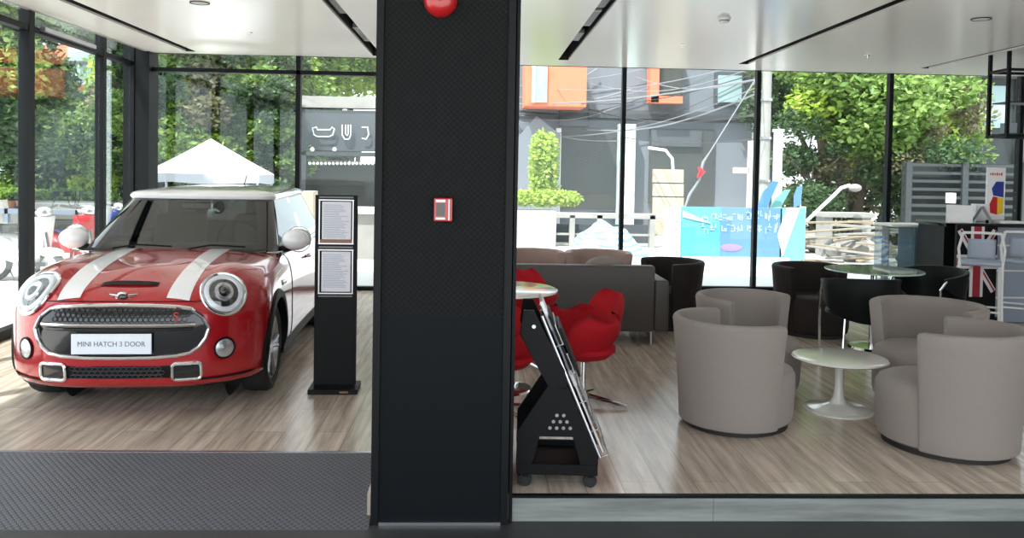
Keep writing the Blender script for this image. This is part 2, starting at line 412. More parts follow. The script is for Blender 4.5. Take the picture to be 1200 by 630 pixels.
# ================================================================== CAR
CW = Vector((-2.315, 7.20, 0)); CR = R(3.0)
car = empty('hatchback_car', CW+Vector((.012, 0, 0)), CR, 'red three-door hatchback with white roof and two white bonnet stripes', 'car')
car_side = 1

def smax(gs, k):
    g = np.stack(gs); m = g.max(0); return m+np.log(np.exp(k*(g-m)).sum(0))/k
def body_f(x, y, z):
    ax = np.abs(x)
    Wd = .868-.045*np.clip((z-.62)/.3, 0, 2)**2-.03*np.clip((.45-z)/.3, 0, 1)**2-.015*np.cos((y-.0)*1.2)
    Wd = Wd - .05*np.clip((y-.9)/1.0, 0, 1)**2
    gx = ax-Wd
    yf = -2.045+.30*(ax/.80)**3.4+.20*np.clip(.34-z, 0, 1)**1.3+.10*np.clip((z-.60)/.22, 0, 3)**2
    gy = yf-y
    t = np.clip((y+2.05)/1.15, 0, 1)
    T = .765+.205*(1-(1-t)**1.9)-.10*(ax/.84)**3*(1-.35*t)
    T = T+.055*np.exp(-((ax-.60)/.17)**2)*np.exp(-((y+1.60)/.30)**2)
    T = T+.035*np.exp(-(x/.22)**2)*np.exp(-((y+1.60)/.16)**2)*.6
    gz = z-T
    gb = .19-z
    gr = y-(1.80-.10*(ax/.8)**4-.10*np.clip((z-.5)/.5, 0, 1)**2)
    return smax([gx, gy, gz, gb, gr], 26)
def body_surface():
    NX, NY, NZ = 64, 120, 40
    Wb, Lb0, Lb1, Zc = 1.0, -2.3, 2.1, .55
    V = []; Fc = []
    def patch(U, Vv, fn):
        a, b = np.meshgrid(U, Vv, indexing='ij'); P = fn(a, b).reshape(-1, 3); o = sum(len(q) for q in V); V.append(P)
        nu, nv = len(U), len(Vv)
        for i in range(nu-1):
            for j in range(nv-1): Fc.append((o+i*nv+j, o+i*nv+j+1, o+(i+1)*nv+j+1, o+(i+1)*nv+j))
    lx = np.linspace(-1, 1, NX); ly = np.linspace(-1, 1, NY); lz = np.linspace(-1, 1, NZ)
    one = lambda a: np.ones_like(a)
    patch(lx, lz, lambda a, b: np.stack([a, -one(a), b], -1)); patch(lx, lz, lambda a, b: np.stack([a, one(a), b], -1))
    patch(ly, lz, lambda a, b: np.stack([-one(a), a, b], -1)); patch(ly, lz, lambda a, b: np.stack([one(a), a, b], -1))
    patch(lx, ly, lambda a, b: np.stack([a, b, one(a)], -1)); patch(lx, ly, lambda a, b: np.stack([a, b, -one(a)], -1))
    P = np.concatenate(V); B = P.copy()
    B[:, 0] = P[:, 0]*1.0; B[:, 1] = P[:, 1]*2.2; B[:, 2] = .52+P[:, 2]*.60
    O = np.stack([B[:, 0]*.55, B[:, 1]*.74, np.full(len(B), .52)], -1)
    lo = np.zeros(len(B)); hi = np.ones(len(B))*1.2
    for _ in range(28):
        m = (lo+hi)/2; Q = O+(B-O)*m[:, None]; ins = body_f(Q[:, 0], Q[:, 1], Q[:, 2]) < 0
        lo = np.where(ins, m, lo); hi = np.where(ins, hi, m)
    return O+(B-O)*lo[:, None], Fc
BP, BF = body_surface()
full = BVHTree.FromPolygons([tuple(p) for p in BP], BF)
WY = (-1.27, 1.225); WR = .308
# cabin footprint at the belt
def cab(z):                                  # front y, rear y, half width at height z
    t = (z-.93)/.42
    return -.93+.60*t+.03*t*t, 1.72-.26*t*t, .770-.155*t-.02*t*t
keep = []
BPn = BP
for f in BF:
    c = BPn[list(f)].mean(0)
    cut = False
    for wy in WY:
        if abs(c[0]) > .52 and (c[1]-wy)**2+(c[2]-.32)**2 < .352**2: cut = True
    if c[2] > .86 and -.80 < c[1] < 1.60 and abs(c[0]) < .70: cut = True
    if not cut: keep.append(f)
MB().add([tuple(p) for p in BP], keep).build('body', M['car_red'], car, smooth=True)

def hit(o, d):
    r = full.ray_cast(Vector(o), Vector(d).normalized()); return r
def conf(pts, d, off):
    """lay points onto the car body along direction d, lifted by off"""
    d = Vector(d).normalized(); out = []
    for i, p in enumerate(pts):
        p = Vector(p)-d*2.0; r = hit(p, d); of = off[i] if isinstance(off, list) else off
        if r[0] is None:
            r = full.find_nearest(p+d*2.0); 
        n = r[1] if r[1].dot(d) < 0 else -r[1]
        out.append(r[0]+n*of)
    return out
def patch_fill(outline, c, d, off, rings=8):
    mb = MB(); c = Vector(c); rows = []
    for k in range(rings+1):
        s_ = max(1e-3, k/rings); rows.append(conf([c+(Vector(p)-c)*s_ for p in outline], d, off))
    mb.grid(rows, closed_v=True); return mb
def rrect(cx, cz, hx, hz, r, n=6, y=-2.0, bow=0.0):
    out = []
    for sx, sz, a0 in ((1, 1, 0), (-1, 1, 90), (-1, -1, 180), (1, -1, 270)):
        for k in range(n+1):
            a = R(a0+90*k/n); out.append((cx+sx*(hx-r)+r*math.cos(a), y, cz+sz*(hz-r)+r*math.sin(a)))
    return out
def densify(pts, m=4):
    out = []
    for i in range(len(pts)):
        a, b = Vector(pts[i]), Vector(pts[(i+1) % len(pts)])
        for k in range(m): out.append(a.lerp(b, k/m))
    return out
FD = (0, 1, 0)
# main grille
hexo = [(.44, .696), (.36, .708), (.2, .716), (0, .719), (-.2, .716), (-.36, .708), (-.44, .696), (-.51, .645), (-.548, .575), (-.53, .515), (-.49, .46), (-.44, .427), (-.36, .412), (-.2, .405), (0, .403), (.2, .405), (.36, .412), (.44, .427), (.49, .46), (.53, .515), (.548, .575), (.51, .645)]
hexo = densify([(x, -2, z) for x, z in hexo], 3)
gr = patch_fill(hexo, (0, -2, .565), FD, .004, 10).build('grille', M['black_gloss'], car, smooth=True)
MB().tube(conf(hexo, FD, .008), .012, 8, True).build('grille_frame', M['chrome'], car, smooth=True)
m_ = MB()
for r_ in range(3):                       # honeycomb mesh in the upper intake
    for i in range(-12, 13):
        x = i*.034+(r_ % 2)*.017; z = .692-r_*.028
        ring = [(x+.018*math.cos(R(60*k)), -2, z+.014*math.sin(R(60*k))) for k in range(6)]
        m_.tube(conf(ring, FD, .009), .0028, 4, True)
m_.build('grille_mesh', M['mesh'], gr)
MB().tube(conf([(-.49+i*.04, -2, .607) for i in range(25)], FD, .018), .010, 8).build('grille_bar', M['chrome'], car, smooth=True)
MB().tube(conf([(-.46+i*.04, -2, .578) for i in range(24)], FD, .010), .010, 8).build('grille_slat', M['black_gloss'], car, smooth=True)
# red S badge
sb_ = text_mesh('badge_letter', 'S', .075, M['red_gloss'], car, (.36, -2.035, .655), (R(88), 0, R(6)), .004)
# plate
pc = conf([(-.03, -2, .495)], FD, .0)[0]
pl = MB().box((-.03, pc.y-.030, .495), (.50, .012, .125)).build('number_plate', M['plate'], car, bevel=.004)
MB().box((-.03, pc.y-.022, .495), (.47, .02, .09)).build('plate_holder', M['black_plastic'], car)
text_mesh('plate_text', 'MINI HATCH 3 DOOR', .043, M['ink'], pl, (-.03, pc.y-.0372, .495), (PI/2, 0, 0), .0006)
# lower intake and chrome ducts
lo_ = densify(rrect(0, .312, .36, .040, .02, y=-2), 3)
li = patch_fill(lo_, (0, -2, .312), FD, .003, 6).build('lower_intake', M['black_plastic'], car, smooth=True)
m_ = MB()
for r_ in range(3):
    for i in range(-8, 8):
        x = i*.036+(r_ % 2)*.018; z = .336-r_*.025
        ring = [(x+.019*math.cos(R(60*k)), -2, z+.012*math.sin(R(60*k))) for k in range(6)]
        m_.tube(conf(ring, FD, .008), .003, 4, True)
m_.build('intake_mesh', M['mesh'], li)
for sx in (-1, 1):
    o_ = densify(rrect(sx*.42, .312, .085, .050, .024, y=-2), 3)
    dct = patch_fill(o_, (sx*.42, -2, .312), FD, .006, 5).build('brake_duct', M['black_gloss'], car, smooth=True)
    MB().tube(conf(o_, FD, .010), .011, 8, True).build('duct_frame', M['chrome'], dct, smooth=True)
# fog lamps
for sx in (-1, 1):
    c = Vector((sx*.665, -2, .435)); d = Vector((-sx*.30, 1, 0)).normalized(); u = Vector((d.y, -d.x, 0)); w = Vector((0, 0, 1))
    ring = lambda r, off: conf([c+u*(r*math.cos(2*PI*k/28))+w*(r*math.sin(2*PI*k/28)) for k in range(28)], d, off)
    fl = MB().grid([ring(r, o) for r, o in ((.001, .012), (.03, .012), (.055, .008), (.062, .006))], closed_v=True).build('fog_lamp', M['lamp_in'], car, smooth=True)
    MB().tube(ring(.064, .006), .007, 6, True).build('lamp_surround', M['black_plastic'], fl, smooth=True)
    MB().grid([ring(r, o) for r, o in ((.001, .03), (.03, .026), (.05, .016), (.058, .010))], closed_v=True).build('lamp_lens', M['lens'], fl, smooth=True)
# headlamps
for sx in (-1, 1):
    c = Vector((sx*.632, -1.9, .800)); d = Vector((-sx*.36, 1, -.42)).normalized()
    u = d.cross(Vector((0, 0, 1))).normalized(); w = u.cross(d).normalized()
    def ring(r, off, n=48): return conf([c+u*(r*.95*math.cos(2*PI*k/n))+w*(r*.96*math.sin(2*PI*k/n)) for k in range(n)], d, off)
    MB().grid([ring(r, o) for r, o in ((.001, .014), (.05, .014), (.096, .013))], closed_v=True).build('lamp_reflector', M['black_gloss'], car, smooth=True)
    hl = MB().grid([ring(r, o) for r, o in ((.001, .010), (.05, .010), (.09, .009), (.12, .008), (.150, .006))], closed_v=True).build('headlamp', M['lamp_in'], car, smooth=True)
    MB().tube(ring(.150, .010), .011, 8, True).build('headlamp_ring', M['chrome'], hl, smooth=True)
    MB().grid([ring(r, o) for r, o in ((.100, .012), (.105, .022), (.122, .022), (.132, .012))], closed_v=True).build('daylight_ring', M['drl'], hl, smooth=True)
    MB().grid([ring(r, o) for r, o in ((.03, .014), (.04, .03), (.060, .028), (.066, .014))], closed_v=True).build('projector_ring', M['lamp_in'], hl, smooth=True)
    cc = Vector(ring(.001, .012)[0])
    MB().sphere(cc-d*.004, .034, 16, 10).build('projector', M['black_gloss'], hl, smooth=True)
    MB().grid([ring(r, o) for r, o in ((.001, .052), (.05, .050), (.09, .042), (.12, .030), (.146, .012))], closed_v=True).build('lamp_lens', M['lens'], hl, smooth=True)
# bonnet stripes, scoop, winged badge, bonnet edge
DN = (0, 0, -1)
for sx in (-1, 1):
    rows = []
    for i in range(34):
        y = -2.02+i*(1.12/33); a = y*.0
        rows.append(conf([(sx*(.275+.029*k), y, 1.0) for k in range(6)], (0, .25, -1) if i < 4 else DN, .0022))
    MB().grid(rows).build('bonnet_stripe', M['car_white'], car, smooth=True)
MB().grid([conf([(-.185+.37*k/12, -1.86+.022*j, 1.) for k in range(13)], DN, [.010*math.sin(PI*k/12)**.5+.003 for k in range(13)]) for j in range(3)]).build('bonnet_scoop', M['black_plastic'], car, smooth=True)
bc = conf([(0, -2, .762)], FD, .006)[0]
MB().tube([bc+Vector((.033*math.cos(2*PI*k/20), -.012*math.sin(2*PI*k/20)*1, .030*math.sin(2*PI*k/20))) for k in range(20)], .006, 6, True).build('bonnet_badge', M['chrome'], car, smooth=True)
bd = [o for o in car.children if o.name == 'bonnet_badge'][0]
for sx in (-1, 1):
    wg = MB()
    for k in range(3): wg.tube([bc+Vector((sx*.034, 0, .012-.010*k)), bc+Vector((sx*(.09-.012*k), .012, .018-.012*k))], [.005, .003], 6)
    wg.build('badge_wing', M['chrome'], bd)
MB().sphere(bc, (.026, .010, .022), 14, 8).build('badge_disc', M['black_gloss'], bd, smooth=True)
# bonnet shut line
MB().tube(conf([(-.74+.04*k, -2.0+.30*(abs(-.74+.04*k)/.80)**3.2, .742-.01*(abs(-.74+.04*k)/.7)**2) for k in range(38)], FD, .001), .0035, 5).build('shut_line', M['black_trim'], car)
# arch and sill cladding
for sx in (-1, 1):
    for wy in WY:
        rows = []
        prof = [(.338, -.10), (.338, .016), (.350, .020), (.392, .016), (.402, .002)]
        angs = [R(a) for a in range(-14, 195, 5)]
        for r, o in prof:
            row = conf([(sx*1.2*0+sx*.0, wy+r*math.cos(a), max(.18, .32+r*math.sin(a))) for a in angs], (0, 0, 0) if 0 else (-sx, 0, 0), 0.0) if False else None
            pts = []
            for a in angs:
                p = Vector((sx*2.0, wy+r*math.cos(a), max(.20, .32+r*math.sin(a))))
                q = hit(p, (-sx, 0, 0))
                X = q[0].x if q[0] is not None else sx*.82
                pts.append(Vector((X+sx*o, p.y, p.z)))
            rows.append(pts)
        MB().grid(rows).build('wheel_arch', M['black_plastic'], car, smooth=True)
    rows = []
    for z, o in ((.17, -.06), (.18, .012), (.235, .016), (.25, .002)):
        pts = []
        for i in range(30):
            y = -.90+i*(1.78/29); q = hit((sx*2, y, max(z, .23)), (-sx, 0, 0)); pts.append(Vector(((q[0].x if q[0] else sx*.85)+sx*o, y, z)))
        rows.append(pts)
    MB().grid(rows).build('sill', M['black_plastic'], car, smooth=True)
    # front lower spoiler corner
    rows = []
    for z, o in ((.175, -.02), (.185, .010), (.245, .008)):
        rows.append(conf([(sx*(.50+.036*k), -1.9+.0*k, z+.015) for k in range(10)], FD, o))
    MB().grid(rows).build('bumper_corner', M['black_plastic'], car, smooth=True)
    # door line, handle, side repeater
    dl = []
    for z in [ .90-.03*k for k in range(22)]:
        q = hit((sx*2, -.62+.10*max(0, .5-z), z), (-sx, 0, 0)); dl.append(q[0]+Vector((sx*.001, 0, 0)))
    MB().tube(dl, .004, 5).build('door_line', M['black_trim'], car)
    q = hit((sx*2, .28, .80), (-sx, 0, 0))[0]
    MB().tube([q+Vector((sx*.0, -.09, 0)), q+Vector((sx*.035, -.06, .004)), q+Vector((sx*.035, .06, .004)), q+Vector((0, .09, 0))], .011, 8).build('door_handle', M['chrome'], car, smooth=True)
    q = hit((sx*2, -.98, .735), (-sx, 0, 0))[0]
    MB().box(q, (.02, .17, .045)).build('side_vent', M['chrome'], car, bevel=.012, smooth=True)
# wheels
def wheel(sx, wy, steer):
    w = MB()
    tw, xr = .205, sx*.742
    prof = [(.225, -.09), (.27, -.102), (.298, -.09), (.308, -.06), (.308, .06), (.298, .09), (.27, .102), (.225, .09)]
    root = bpy.data.objects.new('wheel', None); COL.objects.link(root); root.parent = car; root.location = (xr, wy, WR); root.rotation_euler = (0, 0, steer)
    MB().lathe(prof+[prof[0]], n=48, axis='X').build('tyre', M['rubber'], root, smooth=True)
    MB().lathe([(.228, -.085), (.228, .085), (.218, .088), (.208, .06), (.20, -.05), (.14, -.06), (.0, -.06)], n=40, axis='X').build('rim', M['rim'], root, smooth=True) if sx > 0 else \
        MB().lathe([(.228, .085), (.228, -.085), (.218, -.088), (.208, -.06), (.20, .05), (.14, .06), (.0, .06)], n=40, axis='X').build('rim', M['rim'], root, smooth=True)
    sp = MB()
    for k in range(10):
        a = 2*PI*(k//2)/5+(.16 if k % 2 else -.16); a2 = 2*PI*(k//2)/5+(.10 if k % 2 else -.10)
        p0 = Vector((sx*.062, .05*math.cos(a2), .05*math.sin(a2))); p1 = Vector((sx*.078, .215*math.cos(a), .215*math.sin(a)))
        sp.tube([p0, p0.lerp(p1, .5)+Vector((sx*.004, 0, 0)), p1], [.020, .015, .017], 6)
    sp.build('spokes', M['rim'], root, smooth=True)
    MB().cyl((sx*.02, 0, 0), (sx*.082, 0, 0), .06, .045, 20).build('hub_cap', M['rim'], root, smooth=True)
    MB().cyl((-sx*.02, 0, 0), (sx*.015, 0, 0), .17, None, 28).build('brake_disc', M['steel'], root)
for sx in (-1, 1):
    wheel(sx, WY[0], 0); wheel(sx, WY[1], 0)
ub = MB().bb(-.60, .60, -1.75, 1.6, .17, .30); ub.bb(-.80, .80, -.88, .84, .185, .3)
ub.build('underbody', M['black_plastic'], car)
for wy in WY:
    for sx in (-1, 1):
        MB().cyl((sx*.55, wy, .32), (sx*.56, wy, .32), .36, None, 28).build('wheel_housing', M['black_trim'], car)
# cabin
def cab_ring(z, n_side=14, n_corner=7, n_front=22, grow=0.0):
    yf, yr, w = cab(z); yf -= grow; yr += grow; w += grow; rc = .14; pts = []; lab = []
    bow = .10
    def fy(x): return yf+bow*(x/w)**2
    # front edge from left to right
    for k in range(n_front): x = -(w-rc)+2*(w-rc)*k/(n_front-1); pts.append((x, fy(x))); lab.append('f')
    for k in range(1, n_corner): a = -PI/2+PI/2*k/n_corner; pts.append((w-rc+rc*math.cos(a), fy(w-rc)+rc+rc*math.sin(a))); lab.append('a')
    y0 = fy(w-rc)+rc; y1 = yr-.22
    for k in range(n_side): pts.append((w-.03*max(0, (k/(n_side-1)-.4))**2, y0+(y1-y0)*k/(n_side-1))); lab.append('s')
    for k in range(1, n_corner): a = PI/2*k/n_corner; pts.append((w-.22+.22*math.cos(a)-.01, y1+.20*math.sin(a))); lab.append('c')
    for k in range(n_front): x = (w-.22)-2*(w-.22)*k/(n_front-1); pts.append((x, yr-.02+.02*(1-(x/w)**2))); lab.append('r')
    n = len(pts)
    for k in range(1, n_corner): a = PI/2+PI/2*k/n_corner; pts.append((-(w-.22)+.22*math.cos(a)+.01, y1+.20*math.sin(a))); lab.append('c')
    for k in range(n_side): pts.append((-(w-.03*max(0, (1-k/(n_side-1)-.4))**2), y1+(y0-y1)*k/(n_side-1))); lab.append('t')
    for k in range(1, n_corner): a = PI+PI/2*k/n_corner; pts.append((-(w-rc)+rc*math.cos(a), fy(w-rc)+rc+rc*math.sin(a))); lab.append('a')
    return [Vector((x, y, z)) for x, y in pts], lab
zs = [.90+.43*i/14 for i in range(15)]
rings = [cab_ring(z) for z in zs]; lab = rings[0][1]; n = len(lab)
sets = {'windshield': [], 'pillar': [], 'side_window': [], 'quarter': [], 'rear_window': []}
for i in range(len(zs)-1):
    for k in range(n):
        a, b = lab[k], lab[(k+1) % n]; j = (k+1) % n
        q = (i, k, j)
        low = zs[i] < .925; rear_low = zs[i] < .97
        if a == 'f' and b in 'fa' and not (b == 'a') and not low: key = 'windshield'
        elif a == b == 's' and not rear_low and 1: key = 'side_window'
        elif a == b == 't' and not rear_low: key = 'quarter'
        elif a == b == 'r' and zs[i] > 1.02: key = 'rear_window'
        else: key = 'pillar'
        # centre post
        if key in ('side_window', 'quarter'):
            y = (rings[i][0][k].y+rings[i][0][j].y)/2
            if .42 < y < .52: key = 'pillar'
        sets[key].append(q)
for key, qs in sets.items():
    mb = MB(); vs = [p for r_ in rings for p in r_[0]]
    mb.add(vs, [(i*n+k, i*n+j, (i+1)*n+j, (i+1)*n+k) for i, k, j in qs])
    nm = {'pillar': 'window_pillars', 'quarter': 'side_window'}.get(key, key)
    mb.build(nm, M['black_gloss'] if key == 'pillar' else M['car_glass'], car, smooth=True)
# roof
rows = []
for z, sh in ((1.318, .012), (1.330, .020), (1.345, .022), (1.362, .012), (1.378, -.03)):
    rows.append([Vector((p.x, p.y, z)) for p in cab_ring(1.33, grow=sh)[0]])
base = cab_ring(1.33, grow=-.03)[0]
ctr = Vector((0, .55, 0))
for s_, z in ((.85, 1.392), (.65, 1.405), (.4, 1.412), (.15, 1.415), (.01, 1.415)):
    rows.append([Vector((ctr.x+(p.x-ctr.x)*s_, ctr.y+(p.y-ctr.y)*s_, z)) for p in base])
rf = MB().grid(rows, closed_v=True).build('roof', M['car_white'], car, smooth=True)
MB().cyl((.0, 1.30, 1.40), (.0, 1.42, 1.50), .006, .003, 8).build('aerial', M['black_plastic'], car)
# chrome belt line
bl = [Vector((p.x*1.012, p.y-.0, .905+.03)) for p in cab_ring(.93, grow=.012)[0]]
MB().tube(bl, .008, 6, True).build('belt_trim', M['chrome'], car, smooth=True)
# cowl
MB().grid([[Vector((x, cab(.93)[0]+.10*(x/.775)**2-dy, z)) for x in np.linspace(-.70, .70, 20)] for dy, z in ((.10, .955), (.05, .962), (-.02, .965))]).build('cowl', M['black_plastic'], car, smooth=True)
for x0 in (-.45, .12):
    MB().tube([(x0, -1.0, .975), (x0+.16, -.94, 1.0), (x0+.42, -.92, .985)], .007, 6).build('wiper', M['black_plastic'], car)
# interior
ib = MB(); ib.add([(-.70, -.80, .95), (.70, -.80, .95), (.70, 1.6, .95), (-.70, 1.6, .95), (-.70, -.80, .4), (.70, -.80, .4), (.70, 1.6, .4), (-.70, 1.6, .4)], [(4, 5, 6, 7), (0, 1, 5, 4), (1, 2, 6, 5), (2, 3, 7, 6), (3, 0, 4, 7)])
ib.build('cabin_tub', M['interior'], car)
MB().box((0, -.62, .93), (1.36, .34, .10)).build('dashboard', M['interior'], car, bevel=.04, seg=3, smooth=True)
for sx in (-1, 1):
    st = MB().box((sx*.36, .32, .86), (.48, .14, .62), (R(-12), 0, 0)).build('front_seat', M['interior'], car, bevel=.06, seg=3, smooth=True)
    MB().box((sx*.36, .41, 1.215), (.26, .09, .15), (R(-8), 0, 0)).build('headrest', M['interior'], st, bevel=.035, seg=3, smooth=True)
MB().box((0, 1.18, .80), (1.20, .14, .5), (R(-14), 0, 0)).build('rear_seat', M['interior'], car, bevel=.05, seg=3, smooth=True)
MB().tube([Vector((.36+.18*math.cos(2*PI*k/28), -.36-.05*math.sin(2*PI*k/28), .99+.16*math.sin(2*PI*k/28))) for k in range(28)], .014, 8, True).build('steering_wheel', M['black_plastic'], car, smooth=True)
MB().box((0, -.38, 1.27), (.24, .03, .065)).build('rear_view_mirror', M['black_gloss'], car, bevel=.012, smooth=True)
# door mirrors
for sx in (-1, 1):
    mr = MB().sphere((sx*.885, -.66, 1.02), (.115, .085, .082), 20, 14).build('door_mirror', M['car_white'], car, smooth=True)
    MB().tube([(sx*.75, -.64, .94), (sx*.83, -.65, .955), (sx*.87, -.66, .97)], [.03, .028, .03], 8).build('mirror_arm', M['black_plastic'], mr, smooth=True)
    MB().lathe([(.0, 0), (.098, 0), (.105, -.008)], c=(sx*.90, -.583, 1.02), n=20, axis='Y').build('mirror_glass', M['chrome'], mr)

car.scale = (.945, 1, 1)

# ================================================================== INFO STAND
st = empty('information_stand', (-1.005, 5.95, 0), R(2), 'black floor-standing totem with two framed paper sheets beside the red car', 'information stand')
MB().box((0, 0, .72), (.298, .035, 1.36)).build('panel', M['black_plastic'], st, bevel=.004)
MB().box((0, 0, .018), (.345, .26, .036)).build('base', M['black_plastic'], st, bevel=.004)
MB().box((.08, -.132, .018), (.06, .004, .012)).build('base_label', M['oak_strip'], st)
for z0, z1, nm in ((1.055, 1.365, 'upper'), (.70, 1.01, 'lower')):
    fr_ = MB()
    for x in (-.118, .118): fr_.bb(x-.004, x+.004, -.026, -.017, z0, z1)
    for z in (z0, z1): fr_.bb(-.124, .124, -.026, -.017, z-.004, z+.004)
    f_ = fr_.build('sheet_frame', M['steel'] if nm == 'lower' else M['steel'], st)
    sh_ = MB().bb(-.100, .104, -.021, -.018, z0+(.03 if nm == 'upper' else .012), z1-.012).build('paper_sheet', M['paper'], f_)
    ln = MB()
    random.seed(3)
    for k in range(22):
        z = z1-.035-k*.0115
        if z < z0+.045: break
        ln.bb(-.088, random.uniform(.02, .09), -.0222, -.021, z-.0018, z+.0018)
    ln.build('printed_lines', M['frost_panel'], f_)
    if nm == 'upper': MB().bb(-.115, .115, -.025, -.018, z0+.004, z0+.028).build('wood_strip', M['oak_strip'], f_)
for z in (1.385, 1.03, .68): MB().box((0, -.02, z), (.24, .012, .012)).build('clip_bar', M['black_gloss'], st)

# ================================================================== PILLAR FITTINGS
bell = empty('fire_alarm_bell', (-.193, 3.997, 2.40), 0, 'round red fire alarm bell high on the black pillar', 'alarm bell')
MB().lathe([(0, -.085), (.03, -.084), (.06, -.070), (.076, -.045), (.080, -.02), (.080, -.008), (.06, -.006)], n=36, axis='Y').build('gong', M['signal_red'], bell, smooth=True)
MB().lathe([(0, -.10), (.012, -.098), (.014, -.08)], n=16, axis='Y').build('centre_bolt', M['steel'], bell)
MB().cyl((0, -.02, 0), (0, .002, 0), .05, None, 20).build('back_box', M['signal_red'], bell)
mcp = empty('manual_call_point', (-.165, 3.998, 1.405), 0, 'small red fire alarm call point at mid height of the black pillar', 'fire alarm switch')
MB().box((0, -.018, 0), (.088, .036, .112)).build('housing', M['signal_red'], mcp, bevel=.005)
MB().box((-.012, -.038, 0), (.040, .004, .060)).build('window', M['black_gloss'], mcp)
MB().box((.028, -.038, 0), (.006, .004, .100)).build('key_bar', M['paper'], mcp)
MB().box((-.012, -.039, .042), (.046, .003, .012)).build('top_strip', M['paper'], mcp); MB().box((-.012, -.039, -.042), (.046, .003, .010)).build('bottom_strip', M['paper'], mcp)

# ================================================================== CEILING FITTINGS
def downlight(x, y, lab_):
    t = empty('smoke_detector', (x, y, CZ), 0, lab_, 'smoke detector')
    MB().lathe([(0, -.045), (.035, -.043), (.045, -.03), (.055, -.012), (.06, 0)], n=24).build('sensor_head', M['white_paint'], t, smooth=True)
    MB().lathe([(.046, -.030), (.049, -.024), (.046, -.018)], n=24).build('sensor_vent', M['slot'], t)
downlight(2.221, 7.51, 'white round smoke detector on the ceiling between the second and third slots from the pillar')
def ring_grille(x, y, lab_):
    t = empty('ceiling_speaker', (x, y, CZ), 0, lab_, 'ceiling speaker', None)
    MB().lathe([(0, -.006), (.07, -.006), (.078, -.002), (.08, 0)], n=28).build('speaker_grille', M['slot_metal'], t)
    MB().lathe([(.080, -.008), (.085, -.008), (.085, 0)], n=28).build('trim_ring', M['slot'], t)
ring_grille(4.457, 7.246, 'dark round recessed ceiling speaker at the right, near the top edge of the frame')
ring_grille(-2.465, 7.414, 'dark round recessed ceiling speaker above the red car')
def sprinkler(x, y, lab_):
    t = empty('sprinkler', (x, y, CZ), 0, lab_, 'sprinkler')
    MB().lathe([(0, -.004), (.03, -.004), (.034, 0)], n=18).build('escutcheon', M['chrome'], t)
    MB().cyl((0, 0, -.03), (0, 0, 0), .008, None, 10).cyl((0, 0, -.034), (0, 0, -.030), .016, None, 12).build('sprinkler_head', M['chrome'], t)
sprinkler(2.233, 9.108, 'tiny chrome sprinkler head in the ceiling right of the pillar')
sprinkler(-2.46, 8.998, 'tiny chrome sprinkler head in the ceiling over the car roof')
sprinkler(4.55, 9.6, 'tiny chrome sprinkler head in the ceiling at the far right')
def spot(x, y, lab_, L=.35):
    t = empty('track_spotlight', (x, y, CZ+.06), 0, lab_, 'spotlight', 'track spotlights recessed in the ceiling slots')
    MB().box((0, 0, 0), (.075, L, .05)).build('lamp_body', M['slot_metal'], t, bevel=.006)
    MB().box((0, 0, .07), (.03, L*.6, .10)).build('lamp_bracket', M['slot'], t)
    m_ = MB()
    for k in range(6): m_.box((-.03+.012*k, 0, -.026), (.004, L*.9, .004))
    m_.build('lamp_louvre', M['black_trim'], t)
spot(1.06, 7.1, 'nearest grey linear spotlight in the ceiling slot right of the pillar', .5); spot(1.06, 7.9, 'middle grey linear spotlight in the ceiling slot right of the pillar', .8); spot(1.06, 9.0, 'farthest grey linear spotlight in the ceiling slot right of the pillar', .5)
spot(-1.30, 7.6, 'nearer grey linear spotlight in the ceiling slot left of the pillar', .7); spot(-1.30, 9.2, 'farther grey linear spotlight in the ceiling slot left of the pillar', .9)

# ================================================================== TUB CHAIRS
def make_tub(m, label, group, A=108, hgt=.745, thick=.062, scale=.93, flare=.06, seat_h=.415):
    t = empty('tub_chair', (0, 0, 0), 0, label, 'armchair', group)
    rows = []; na = 44
    for i in range(na+1):
        a = R(-A+2*A*i/na); s_ = abs(-1+2*i/na)
        endf = max(0, (s_-.80)/.20)
        h = hgt-.012*s_**4
        th = thick+.035*s_**3
        def ro(z): return .365+flare*(z/hgt)**1.5
        sec = []
        zo = [.035, .12, .25, .40, .55, .66, h-.03]
        for z in zo: sec.append((ro(z), z))
        ru = ro(h); sec += [(ru-.008, h-.010), (ru-.022, h-.001), (ru-th+.022, h-.001), (ru-th+.008, h-.010)]
        for z in reversed(zo): sec.append((ro(z)-th-.0*(z < .3), z))
        # angle 0 = back (+Y)
        row = []
        for r, z in sec:
            lean = endf*0
            aa = a
            row.append(Vector((r*math.sin(aa), r*math.cos(aa), z)))
        rows.append(row)
    mb = MB().grid(rows, closed_v=True)
    nn = len(rows[0]); mb.f.append(tuple(range(nn))); mb.f.append(tuple(range(na*nn, na*nn+nn)))
    mb.build('backrest', m, t, smooth=True, bevel=.012, seg=3)
    # seat block, a rounded drum that pushes out at the front
    def ring(r, z, fw):
        out = []
        for k in range(48):
            a = 2*PI*k/48; x = r*math.sin(a); y = -r*math.cos(a)
            if y < 0: y *= fw
            out.append(Vector((x, y, z)))
        return out
    r0 = .352
    pr = [(.001, .035, 1.22), (r0-.03, .035, 1.22), (r0-.01, .05, 1.22), (r0, .10, 1.22), (r0+.004, .30, 1.23), (r0+.002, seat_h-.06, 1.23), (r0-.012, seat_h-.022, 1.22), (r0-.04, seat_h-.002, 1.2), (r0-.12, seat_h+.012, 1.15), (.001, seat_h+.014, 1.1)]
    MB().grid([ring(*p) for p in pr], closed_v=True).build('seat', m, t, smooth=True)
    MB().grid([ring(r, z, 1.2) for r, z in ((.001, 0), (.325, 0), (.325, .036), (.001, .036))], closed_v=True).build('plinth', M['dark_base'], t)
    t.scale = (scale,)*3
    return t
G1 = 'taupe tub chairs around the small white table'
A_ = make_tub(M['taupe'], '', G1)
